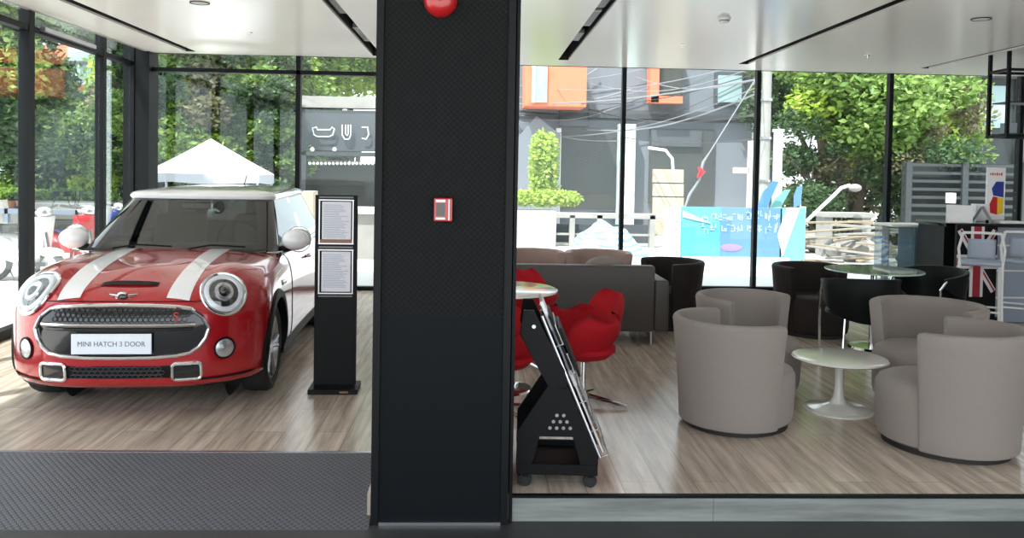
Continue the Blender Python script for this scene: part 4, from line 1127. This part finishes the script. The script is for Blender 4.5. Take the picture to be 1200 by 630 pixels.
# banner hoarding
BYc = 14.6
bn = empty('hoarding_banner', (px2x(870, BYc), BYc, GZ), 0, 'blue and cyan printed banner hoarding with faint lettering across the mullion', 'banner')
part(bn, 'banner_sheet', M['banner_cyan'], 798, 242, 942, 322, BYc, .04)
part(bn, 'blue_field', M['banner_blue'], 845, 243, 915, 305, BYc-.006, .004)
part(bn, 'green_field', M['banner_green'], 915, 243, 942, 322, BYc-.006, .004)
part(bn, 'pale_field', M['banner_pale'], 799, 300, 925, 322, BYc-.010, .004)
def poly(root, nm, m, pts, Y, th=.004):
    P = [at(x, y, Y)-loc(root) for x, y in pts]; MB().prism([(p.x, p.z) for p in P], Y-root.location.y-th, Y-root.location.y).build(nm, m, root)
poly(bn, 'white_slash', M['paper_white'], [(922, 243), (938, 243), (917, 300), (911, 275)], BYc-.012)
poly(bn, 'cyan_ray', M['banner_pale'], [(800, 246), (835, 262), (815, 258), (800, 254)], BYc-.012)
m_ = MB(); rr = random.Random(11)
for k in range(9):
    for r_ in range(2):
        cx, cy = 826+10.5*k, 253+13*r_+(1 if r_ else 0)
        for q in range(5):
            a = at(cx+rr.uniform(-3.5, 3.5), cy+rr.uniform(-4, 4), BYc-.012)-loc(bn)
            if rr.random() < .5: m_.box((a.x, a.y, a.z), (rr.uniform(.05, .10), .003, .014))
            else: m_.box((a.x, a.y, a.z), (.014, .003, rr.uniform(.05, .11)))
m_.build('faint_lettering', M['banner_pale'], bn)
c_ = at(857, 290, BYc-.012)-loc(bn)
MB().sphere(c_, (.20, .008, .07), 18, 8).build('purple_motif', M['purple'], bn)
for x in (800, 940): part(bn, 'support_post', M['white_paint'], x-1, 242, x+2, 340, BYc+.05, .08, True)
wbd = empty('notice_board', (px2x(789, BYc), BYc, GZ), 0, 'white board with tiny red marks left of the blue banner', 'board')
part(wbd, 'board_sheet', M['paper_white'], 779, 242, 797, 335, BYc, .05, True)
m_ = MB()
for k in range(6): a = at(793, 250+9*k, BYc-.01)-loc(wbd); m_.box(a, (.035, .004, .02))
m_.build('red_marks', M['orange'], wbd)
# flags behind banner
def flag(pts, Y, m, lab_, nm='feather_flag'):
    c = at(pts[0][0], pts[0][1], Y); t = empty(nm, (c.x, Y, GZ), 0, lab_, 'flag', None)
    poly(t, 'cloth', m, pts, Y, .02)
    q = at(pts[-1][0], pts[-1][1], Y)-loc(t); MB().cyl((q.x, 0, 0), (q.x, 0, q.z+.4), .015, None, 8).build('pole', M['white_paint'], t); return t
flag([(912, 213), (905, 212), (893, 226), (887, 244), (898, 244)], 15.4, M['tarp_blue'], 'bright blue feather flag behind the banner')
flag([(926, 222), (920, 222), (905, 236), (902, 244), (915, 242)], 15.6, M['banner_green'], 'sea green feather flag behind the banner')
flag([(940, 217), (934, 219), (930, 230), (930, 243), (938, 240)], 15.8, M['banner_blue'], 'pale blue feather flag behind the banner corner')
# utility pole and white post
up_ = empty('utility_pole', (px2x(896, 17.2), 17.2, GZ), 0, 'concrete utility pole just right of the middle mullion', 'pole')
MB().cyl((0, 0, 0), (0, 0, 6.2), .11, .09, 12).build('pole_shaft', M['concrete'], up_, smooth=True)
for z in (1.5, 2.4, 3.2, 3.9): MB().cyl((0, 0, z), (0, 0, z+.05), .13, None, 12).build('band_clamp', M['steel'], up_)
up2 = empty('white_pipe_post', (px2x(911, 18), 18, GZ), 0, 'thick white post standing right of the utility pole', 'post')
MB().cyl((0, 0, 0), (0, 0, 2.6), .10, None, 12).build('post_shaft', M['white_paint'], up2, smooth=True); MB().cyl((0, 0, 2.6), (0, 0, 2.66), .13, None, 12).build('post_cap', M['white_paint'], up2)
tp_ = empty('sign_post', (px2x(880, 19.5), 19.5, GZ), 0, 'white post with a short side arm left of the middle mullion', 'post')
part(tp_, 'post_shaft', M['white_paint'], 878, 165, 884, 245, 19.5, .1, True); part(tp_, 'side_arm', M['white_paint'], 860, 196, 878, 203, 19.5, .08)
# rope with red knot
rp_ = empty('guy_rope', at(884, 92, 16.5), 0, 'pale guy rope with a red tag hanging across the grey building', 'rope')
L = loc(rp_); pts = [at(893, 84, 17.2)-L]+[at(x, y, 16.5)-L for x, y in ((884, 95), (860, 133), (832, 178), (824, 190), (820, 210), (808, 228), (803, 242))]; pts.append(Vector((pts[-1].x-.12, 0, GZ-L.z)))
MB().tube(pts, [.012, .012, .012, .014, .03, .022, .03, .02, .02], 6).build('rope_line', M['wire'], rp_, smooth=True)
MB().tube([at(819, 196, 16.45)-L, at(823, 201, 16.45)-L, at(818, 208, 16.45)-L], [.03, .07, .03], 6).build('red_tag', M['red_gloss'], rp_)
MB().tube([at(x, y, 16.5)-L for x, y in ((760, 173), (780, 176), (788, 186), (789, 205))], .03, 8).build('bent_pipe', M['white_paint'], rp_)
# overhead wires
rr = random.Random(5)
ends = [((600, 128), (760, 112)), ((604, 134), (740, 118)), ((606, 100), (884, 78)), ((620, 85), (700, 80)), ((640, 118), (884, 92)), ((650, 110), (800, 84)), ((600, 122), (884, 100)), ((660, 160), (884, 108)), ((652, 156), (870, 96)), ((688, 152), (884, 115)), ((690, 98), (884, 84)), ((610, 92), (760, 79)), ((690, 128), (884, 142)), ((604, 140), (727, 165)), ((745, 90), (884, 100)), ((600, 112), (740, 104)), ((727, 160), (884, 170))]
for i, (a, b) in enumerate(ends):
    p = at(*a, 23.8); q = at(893, b[1]-8, 17.2) if b[0] == 884 else at(*b, 23.8); sag = rr.uniform(.15, .4)
    pts = [p.lerp(q, t/14)-Vector((0, 0, sag*math.sin(PI*t/14))) for t in range(15)]
    ext = (p-q).normalized()
    o = tag(MB().tube([v-p for v in pts], .012 if i % 3 else .02, 5).build('overhead_cable', M['wire'] if i % 4 else M['wire_dark'], None, smooth=True), 'thin overhead cable sagging across the grey building outside', 'cable', 'overhead cables in front of the grey building'); o.location = p
# trees on the right
tree(px2x(1010, 20), 20.5, 6.6, 2.6, 'large leafy tree with sunlit yellow green clumps, centre of the right-hand view', [M['leaf_bright'], M['leaf_mid'], M['leaf_mid']], 13000, .15, .2, .38, blobs=12)
tree(px2x(975, 22), 23.0, 7.0, 2.0, 'darker leafy tree behind the utility pole', [M['leaf_mid'], M['leaf_dark']], 7000, .17, .2, .45)
tree(px2x(1095, 20), 21.5, 6.4, 2.3, 'leafy tree right of the fourth mullion with dry brown lower branches', [M['leaf_mid'], M['leaf_dry'], M['leaf_bright']], 9000, .14, .2, .30)
tree(px2x(1035, 26), 26.0, 5.0, 3.2, 'dense dull shrubby tree behind the timber pile', [M['leaf_dry'], M['leaf_dark']], 8000, .18, .2, .10)
tree(px2x(950, 20), 20.0, 3.1, 1.3, 'grey brown bush growing behind the rubble', [M['leaf_dry'], M['leaf_dark']], 4500, .10, .08, .12, kind='bush', cat='bush')
tree(px2x(1075, 19), 19.2, 2.9, 1.3, 'brown green bush left of the louvred fence', [M['leaf_dry'], M['leaf_dark']], 4500, .10, .08, .12, kind='bush', cat='bush')
# rubble + timber
rr = random.Random(9)
for i in range(26):
    X = px2x(rr.uniform(948, 1075), 17); Y = rr.uniform(15.6, 18.0); s_ = rr.uniform(.14, .34)
    bm_ = MB().sphere((0, 0, 0), (s_, s_*.8, s_*.6), 7, 5); bm_.v = [tuple(Vector(v)*(1+rr.uniform(-.18, .18))) for v in bm_.v]
    o = tag(bm_.build('rubble_stone', M['rubble'], None), 'grey broken stone in the rubble heap under the tree', 'stone', 'broken stones in the rubble heap'); o.location = (X, Y, GZ+s_*.4+rr.uniform(0, .25)*(i > 12)); o.rotation_euler = (0, 0, rr.uniform(0, 6))
for i in range(18):
    X = px2x(rr.uniform(955, 1040), 15.2); Y = rr.uniform(14.4, 15.6); Lp = rr.uniform(.9, 2.1)
    o = tag(MB().box((0, 0, 0), (Lp, .09, .035)).build('timber_plank', M['timber'] if i % 3 else M['concrete'], None, bevel=.004), 'pale rough plank thrown on the timber pile outside', 'plank', 'planks of the timber pile'); o.location = (X, Y, GZ+.05+.045*i); o.rotation_euler = (R(rr.uniform(-4, 4)), R(rr.uniform(-7, 7)), R(rr.uniform(-35, 35)))
tl = empty('concrete_bench', (px2x(985, 17), 16.8, GZ), 0, 'broken grey concrete slab propped on blocks in the rubble', 'concrete slab')
MB().box((0, 0, .86), (1.1, .5, .09)).build('slab', M['concrete'], tl); 
for x in (-.4, .4): MB().box((x, 0, .41), (.18, .4, .82)).build('block', M['concrete'], tl)
lp_ = empty('bent_lamp_pole', (px2x(950, 16.2), 16.2, GZ), 0, 'pale pole leaning up to the right over the rubble', 'pole')
L = loc(lp_); pts = [at(x, y, 16.2)-L for x, y in ((942, 262), (960, 245), (978, 228), (986, 220), (996, 217))]; pts = [Vector((pts[0].x-.3, 0, 0))]+pts
MB().tube(pts, .035, 8).build('pole_tube', M['white_paint'], lp_, smooth=True)
MB().sphere(at(1002, 220, 16.2)-L, (.14, .08, .08), 12, 8).build('lamp_head', M['concrete'], lp_, smooth=True)
ls_ = empty('leaning_strut', (px2x(1050, 12.2), 12.2, GZ), 0, 'white steel strut leaning from the ground toward the louvred fence', 'strut')
L = loc(ls_); MB().tube([at(1052, 318, 12.2)-L, at(1097, 277, 12.2)-L], .022, 8).build('strut_bar', M['white_paint'], ls_); q = at(1052, 318, 12.2)-L
MB().cyl((q.x, 0, 0), (q.x, 0, q.z+.02), .03, None, 8).build('strut_foot', M['white_paint'], ls_); q = at(1097, 277, 12.2)-L; MB().cyl((q.x, 0, 0), (q.x, 0, q.z), .02, None, 8).build('strut_prop', M['white_paint'], ls_)
# louvred fence and grey building on the right
lf = empty('louvred_fence', (px2x(1130, 17.5), 17.5, GZ), 0, 'grey horizontal louvred fence at the right of the view', 'fence')
part(lf, 'backing', M['louvre_dark'], 1060, 190, 1215, 262, 17.7, .1, True)
for k in range(7): part(lf, 'slat', M['louvre'], 1060, 191+9.5*k, 1215, 197+9.5*k, 17.5, .06)
for x in (1063, 1129, 1200): part(lf, 'post', M['louvre'], x, 190, x+4, 280, 17.45, .08, True)
gb2 = empty('grey_panel_building', (px2x(1160, 22), 22, GZ), 0, 'grey panelled building above the louvred fence', 'building')
part(gb2, 'panel_wall', M['louvre'], 1120, 60, 1260, 260, 22, 2, True); part(gb2, 'dark_panel', M['facade_dark'], 1128, 88, 1142, 190, 21.95, .1); part(gb2, 'window', M['pale_glass'], 1148, 100, 1182, 150, 21.95, .1)
part(gb2, 'roof_beam', M['facade_dark'], 1120, 78, 1260, 92, 21.6, .4); 
part(gb2, 'dark_panel', M['facade_dark'], 1192, 90, 1230, 240, 21.9, .1)
tag(fbox(MB(), 1113, 226, 1120, 238, 17.2, .15).build('electric_box', M['paper_white'], None), 'small white box fixed on the louvred fence', 'box')

# --- left-hand back view: canopy, sign wall, trees
cn = empty('canopy_tent', (px2x(250, 16.2), 15.5, GZ), 0, 'white peaked canopy tent behind the car roof', 'tent')
L = loc(cn); cL = at(180, 207, 15.5).x-L.x; cRr = at(312, 204, 15.5).x-L.x; zt = at(250, 163, 16.2).z-L.z; ze = at(250, 204, 15.5).z-L.z; zf = ze-.17
hw = (cRr-cL)/2; cxx = 0.0; hw = 1.06; dY = 1.1
rows = []
for k, s_ in enumerate((1.0, .75, .5, .25, .01)):
    z = ze+(zt-ze)*(1-s_)**1.05
    rows.append([Vector((cxx+sx*hw*s_, dY/2+sy*dY/2*s_, z)) for sx, sy in ((-1, -1), (-.5, -1), (0, -1), (.5, -1), (1, -1), (1, 0), (1, 1), (0, 1), (-1, 1), (-1, 0))])
MB().grid(rows, closed_v=True).build('canopy_roof', M['canvas'], cn, solid=.012)
vr = []
for z in (ze, (ze+zf)/2, zf): vr.append([Vector((cxx+sx*hw, dY/2+sy*dY/2, z+(.02*math.sin(i*2) if z == zf else 0))) for i, (sx, sy) in enumerate(((-1, -1), (-.5, -1), (0, -1), (.5, -1), (1, -1), (1, 0), (1, 1), (0, 1), (-1, 1), (-1, 0)))])
MB().grid(vr, closed_v=True).build('valance', M['valance'], cn, solid=.01)
for sx in (-1, 1):
    for sy in (0, 1): MB().cyl((cxx+sx*(hw-.04), .04+sy*(dY-.08), 0), (cxx+sx*(hw-.04), .04+sy*(dY-.08), ze), .025, None, 8).build('pole', M['steel'], cn)
MB().cyl((px2x(285, 15.5)-L.x, .1, 0), (px2x(285, 15.5)-L.x, .1, ze), .03, None, 8).build('pole', M['wire_dark'], cn)
# shop with tube letters
sp_ = empty('shop_front', (px2x(395, 20), 20, GZ), 0, 'dark shopfront with white outline letters and a lit awning, left of the pillar', 'building')
part(sp_, 'sign_wall', M['facade_dark'], 352, 128, 480, 178, 20, .5); part(sp_, 'upper_band', M['concrete'], 352, 112, 480, 128, 20, .4)
part(sp_, 'awning_beam', M['louvre'], 353, 177, 480, 184, 19.4, .7); part(sp_, 'awning_post', M['louvre'], 353, 177, 358, 240, 19.4, .2, True)
part(sp_, 'shop_window', M['dark_glass'], 358, 190, 480, 260, 20.1, .3, True)
L = loc(sp_)
for pts_, nm in (([(368, 158), (366, 150), (371, 149), (372, 152), (387, 152), (389, 149), (392, 151), (390, 158), (386, 160), (372, 160)], 'bowl_letter'), ([(401, 146), (401, 158), (404, 163), (409, 163), (411, 158), (411, 146)], 'letter_u'), ([(424, 149), (431, 149), (432, 158), (429, 163), (424, 162)], 'letter_j')):
    MB().tube([at(x, y, 19.9)-L for x, y in pts_], .017, 6, nm == 'bowl_letter').build(nm, M['white_paint'], sp_, smooth=True)
    if nm == 'letter_u': MB().tube([at(x, y, 19.9)-L for x, y in ((405, 146), (405, 157), (407, 159), (408, 157), (408, 146))], .012, 6).build('letter_u', M['white_paint'], sp_)
for k in range(17):
    q = at(363+4.6*k, 191.5, 19.35)-L; MB().sphere(q, .035, 8, 6).build('bulb', M['white_paint'], sp_, smooth=True)
MB().tube([at(360, 188, 19.35)-L, at(445, 190, 19.35)-L], .01, 6).build('bulb_cable', M['wire_dark'], sp_)
for x in (366, 392): MB().sphere(at(x, 175, 19.4)-L, .05, 10, 6).build('awning_lamp', M['white_paint'], sp_)
sh = fbox(MB(), 398, 219, 450, 224, 17.5, .4).build('market_shelf', M['aqua_white']); 
tag(fbox(MB(), 352, 224, 366, 300, 16.5, .5, True).build('boundary_wall', M['beige_board']), 'pinkish beige wall end between the car roof and the information stand', 'wall')
bpy.data.objects.remove(sh)
wb2 = empty('white_street_wall', (px2x(440, 15), 15, GZ), 0, 'low pale wall seen between the information stand and the pillar', 'wall')
part(wb2, 'wall_block', M['concrete'], 395, 250, 470, 310, 15, .3, True); part(wb2, 'coping', M['white_paint'], 395, 243, 470, 251, 14.9, .5)
tree(px2x(225, 22), 21.5, 6.4, 2.2, 'leafy tree behind the canopy tent, next to the corner column', [M['leaf_mid'], M['leaf_bright'], M['leaf_dry']], 15000, .14, .09, .26, blobs=13)
tree(px2x(300, 23), 22.5, 6.8, 2.4, 'broad sunlit tree behind the canopy tent, left of the thin mullion', [M['leaf_bright'], M['leaf_mid'], M['leaf_dark']], 17000, .15, .09, .24, blobs=14)
tree(px2x(318, 20), 20.4, 4.4, 1.2, 'dark green tree just right of the canopy peak', [M['leaf_mid'], M['leaf_dark']], 8500, .12, .08, .12, blobs=12)
tree(px2x(400, 23), 24.6, 6.8, 2.4, 'tree rising above the dark shopfront letters', [M['leaf_bright'], M['leaf_mid']], 12000, .15, .09, .62, blobs=12)
tree(px2x(195, 26), 26, 6.6, 2.6, 'dense dark tree filling the gap behind the corner column', [M['leaf_dark'], M['leaf_mid']], 14000, .18, .10, .10, blobs=16)
tree(px2x(262, 28), 28, 7.6, 3.0, 'deep green thicket far behind the canopy tent', [M['leaf_dark'], M['leaf_mid']], 18000, .2, .10, .06, blobs=18)
tree(px2x(330, 28), 28.5, 7.4, 3.0, 'deep green tree far behind the thin mullion left of the shopfront', [M['leaf_dark'], M['leaf_mid']], 18000, .2, .10, .06, blobs=18)
# --- left-hand side view
ob2 = empty('orange_brick_building', (px2x(90, 24), 24, GZ), 0, 'orange brick building with a blue-grey window beyond the left glass wall', 'building')
part(ob2, 'brick_wall', M['brick_orange'], 30, 52, 150, 106, 24, 2); part(ob2, 'ground_storey', M['facade_dark'], 20, 104, 155, 250, 24.5, 1.5, True)
w_ = part(ob2, 'window', M['white_paint'], 79, 56, 118, 99, 23.9, .15); mb = fbox(MB(), 82, 60, 115, 95, 23.86, .05); mb.v = [tuple(Vector(v)-loc(ob2)) for v in mb.v]; mb.build('pane', M['pale_glass'], w_)
part(ob2, 'roof_band', M['facade_dark'], 30, 70, 150, 76, 23.8, .3)
tree(px2x(-25, 14), 14, 6.5, 1.7, 'dark tree at the far left edge outside the glass wall', [M['leaf_dark'], M['leaf_dark'], M['leaf_mid']], 15000, .11, .12, .30, blobs=13)
tree(px2x(75, 18), 18, 2.6, 1.6, 'dark leafy tree beyond the left glass wall, below the orange building', [M['leaf_dark'], M['leaf_dark'], M['leaf_mid']], 14000, .11, .10, .36, blobs=13)
tree(px2x(155, 17), 17, 5.4, 1.15, 'slim tree beside the corner column outside the left glass', [M['leaf_dark'], M['leaf_mid']], 10000, .10, .09, .28, blobs=12)
tree(px2x(60, 27.5), 27.5, 8.4, 1.8, 'tall dark tree crown above the transom of the left glass wall', [M['leaf_dark'], M['leaf_mid']], 6500, .13, .16, .70)
bsh = tag(leaves([((0, 0, 1.2), (.42, .42, .40)), ((.2, .1, 1.5), (.28, .28, .28))], 2600, .06, M['leaf_bright'], 'bright_bush'), 'bright yellow green bush on the far planter beyond the left glass', 'bush'); bsh.location = (px2x(106, 16.6), 16.8, GZ)
pl2 = empty('long_planter', (px2x(70, 16), 16, GZ), 0, 'long concrete planter with clipped hedge beyond the left glass', 'planter')
part(pl2, 'planter_body', M['concrete'], -10, 234, 125, 300, 16, .7, True)
a = at(-10, 228, 16)-loc(pl2); b = at(125, 228, 16)-loc(pl2)
leaves([((x, .35, a.z-.02), (.26, .26, .13)) for x in np.arange(a.x, b.x, .22)], 5000, .05, M['leaf_mid'], 'planter_hedge', pl2)
gr2 = empty('street_railing', (px2x(60, 14), 14, GZ), 0, 'grey steel railing in front of the long planter', 'railing')
part(gr2, 'top_rail', M['frost_panel'], -15, 244, 122, 252, 14, .08); part(gr2, 'lower_rail', M['frost_panel'], -15, 262, 122, 265, 14, .06)
for x in (5, 45, 88, 119): part(gr2, 'post', M['frost_panel'], x, 244, x+4, 300, 14, .08, True)
vp_ = tag(fbox(MB(), 85, 152, 92, 215, 17.5, .25, True).build('white_column', M['white_paint'], None), 'plain white column among the trees beyond the left glass', 'column')
# scooters
def make_scooter(m, label):
    t = empty('motor_scooter', (0, 0, GZ), 0, label, 'scooter', 'scooters parked outside the left glass wall')
    for y in (-.62, .62): 
        w__ = MB().lathe([(.16, -.04), (.215, -.045), (.235, 0), (.215, .045), (.16, .04), (.16, -.04)], c=(0, y, .235), n=24, axis='X').build('wheel', M['rubber'], t, smooth=True)
        MB().cyl((-.03, y, .235), (.03, y, .235), .16, None, 20).build('wheel_rim', M['rim'], w__)
    MB().add(*(lambda r_: (r_.v, r_.f))(MB().grid([[Vector((w*math.cos(2*PI*k/12), y, z+h*math.sin(2*PI*k/12))) for k in range(12)] for y, z, w, h in ((.86, .62, .04, .04), (.70, .60, .12, .10), (.40, .52, .16, .16), (.10, .45, .15, .16), (-.10, .32, .14, .06), (-.36, .32, .15, .05))], closed_v=True))).build('rear_body', m, t, smooth=True)
    MB().grid([[Vector((x, -.46-.10*z_+.10*(x/.2)**2, .30+.62*z_)) for x in np.linspace(-.2, .2, 7)] for z_ in np.linspace(0, 1, 8)]).build('leg_shield', m, t, smooth=True, solid=.04)
    MB().tube([(0, -.62, .235), (0, -.54, .60), (0, -.46, .95), (0, -.44, 1.02)], .035, 8).build('fork', M['steel'], t)
    MB().sphere((0, -.62, .44), (.09, .22, .07), 12, 8).build('front_mudguard', m, t, smooth=True)
    MB().box((0, .32, .74), (.26, .70, .10)).build('seat', M['black_plastic'], t, bevel=.04, seg=3, smooth=True)
    MB().tube([(-.34, -.36, 1.06), (-.12, -.44, 1.02), (.12, -.44, 1.02), (.34, -.36, 1.06)], .018, 8).build('handlebar', M['black_plastic'], t)
    MB().sphere((0, -.50, .98), (.12, .09, .08), 12, 8).build('headlight', M['lamp_in'], t, smooth=True)
    for sx in (-1, 1): MB().tube([(sx*.22, -.40, 1.04), (sx*.27, -.42, 1.18)], .007, 6).box((sx*.28, -.42, 1.22), (.10, .015, .07)).build('mirror', M['black_plastic'], t)
    MB().box((0, -.38, .28), (.26, .36, .05)).build('footboard', M['black_plastic'], t)
    MB().tube([(.1, .3, .3), (.16, .2, .0)], .012, 6).build('kickstand', M['steel'], t)
    return t
SC = make_scooter(M['white_paint'], '')
cols = [(18, 11.6, 70, 'white scooter parked nearest the left edge outside the glass', M['white_paint']), (52, 11.9, 110, 'white scooter parked behind the left mullion', M['white_paint']), (78, 12.2, 60, 'red-bodied scooter parked in front of the car mirror', M['red_gloss']), (98, 12.9, 95, 'dark blue scooter parked right behind the car mirror', M['navy'])]
for i, (px, Y, rz, lab_, mm) in enumerate(cols):
    o = SC if i == 0 else (copy_tree(SC) if mm is M['white_paint'] else make_scooter(mm, lab_))
    place(o, (px2x(px, Y), Y, GZ), R(rz), lab_)
# plant pots on the railing planter
for x in (9, 19):
    q = at(x, 243, 15.6); t = empty('potted_plant', (q.x, 15.75, at(x, 244, 15.6).z), 0, 'small terracotta potted plant %s on a ledge beyond the left glass' % ('farther left' if x == 9 else 'nearer the mullion'), 'potted plant', None)
    MB().lathe([(0, 0), (.06, 0), (.085, .14), (.07, .14), (0, .12)], n=16).build('pot', M['terracotta'], t, smooth=True)
    leaves([((0, 0, .20), (.09, .09, .09))], 220, .03, M['leaf_dark'], 'leaves', t)
tag(MB().bb(px2x(-5, 15.6), px2x(32, 15.6), 15.55, 15.95, GZ, at(10, 244, 15.6).z).build('plant_ledge', M['concrete'], None), 'low concrete ledge carrying two small pots', 'ledge')
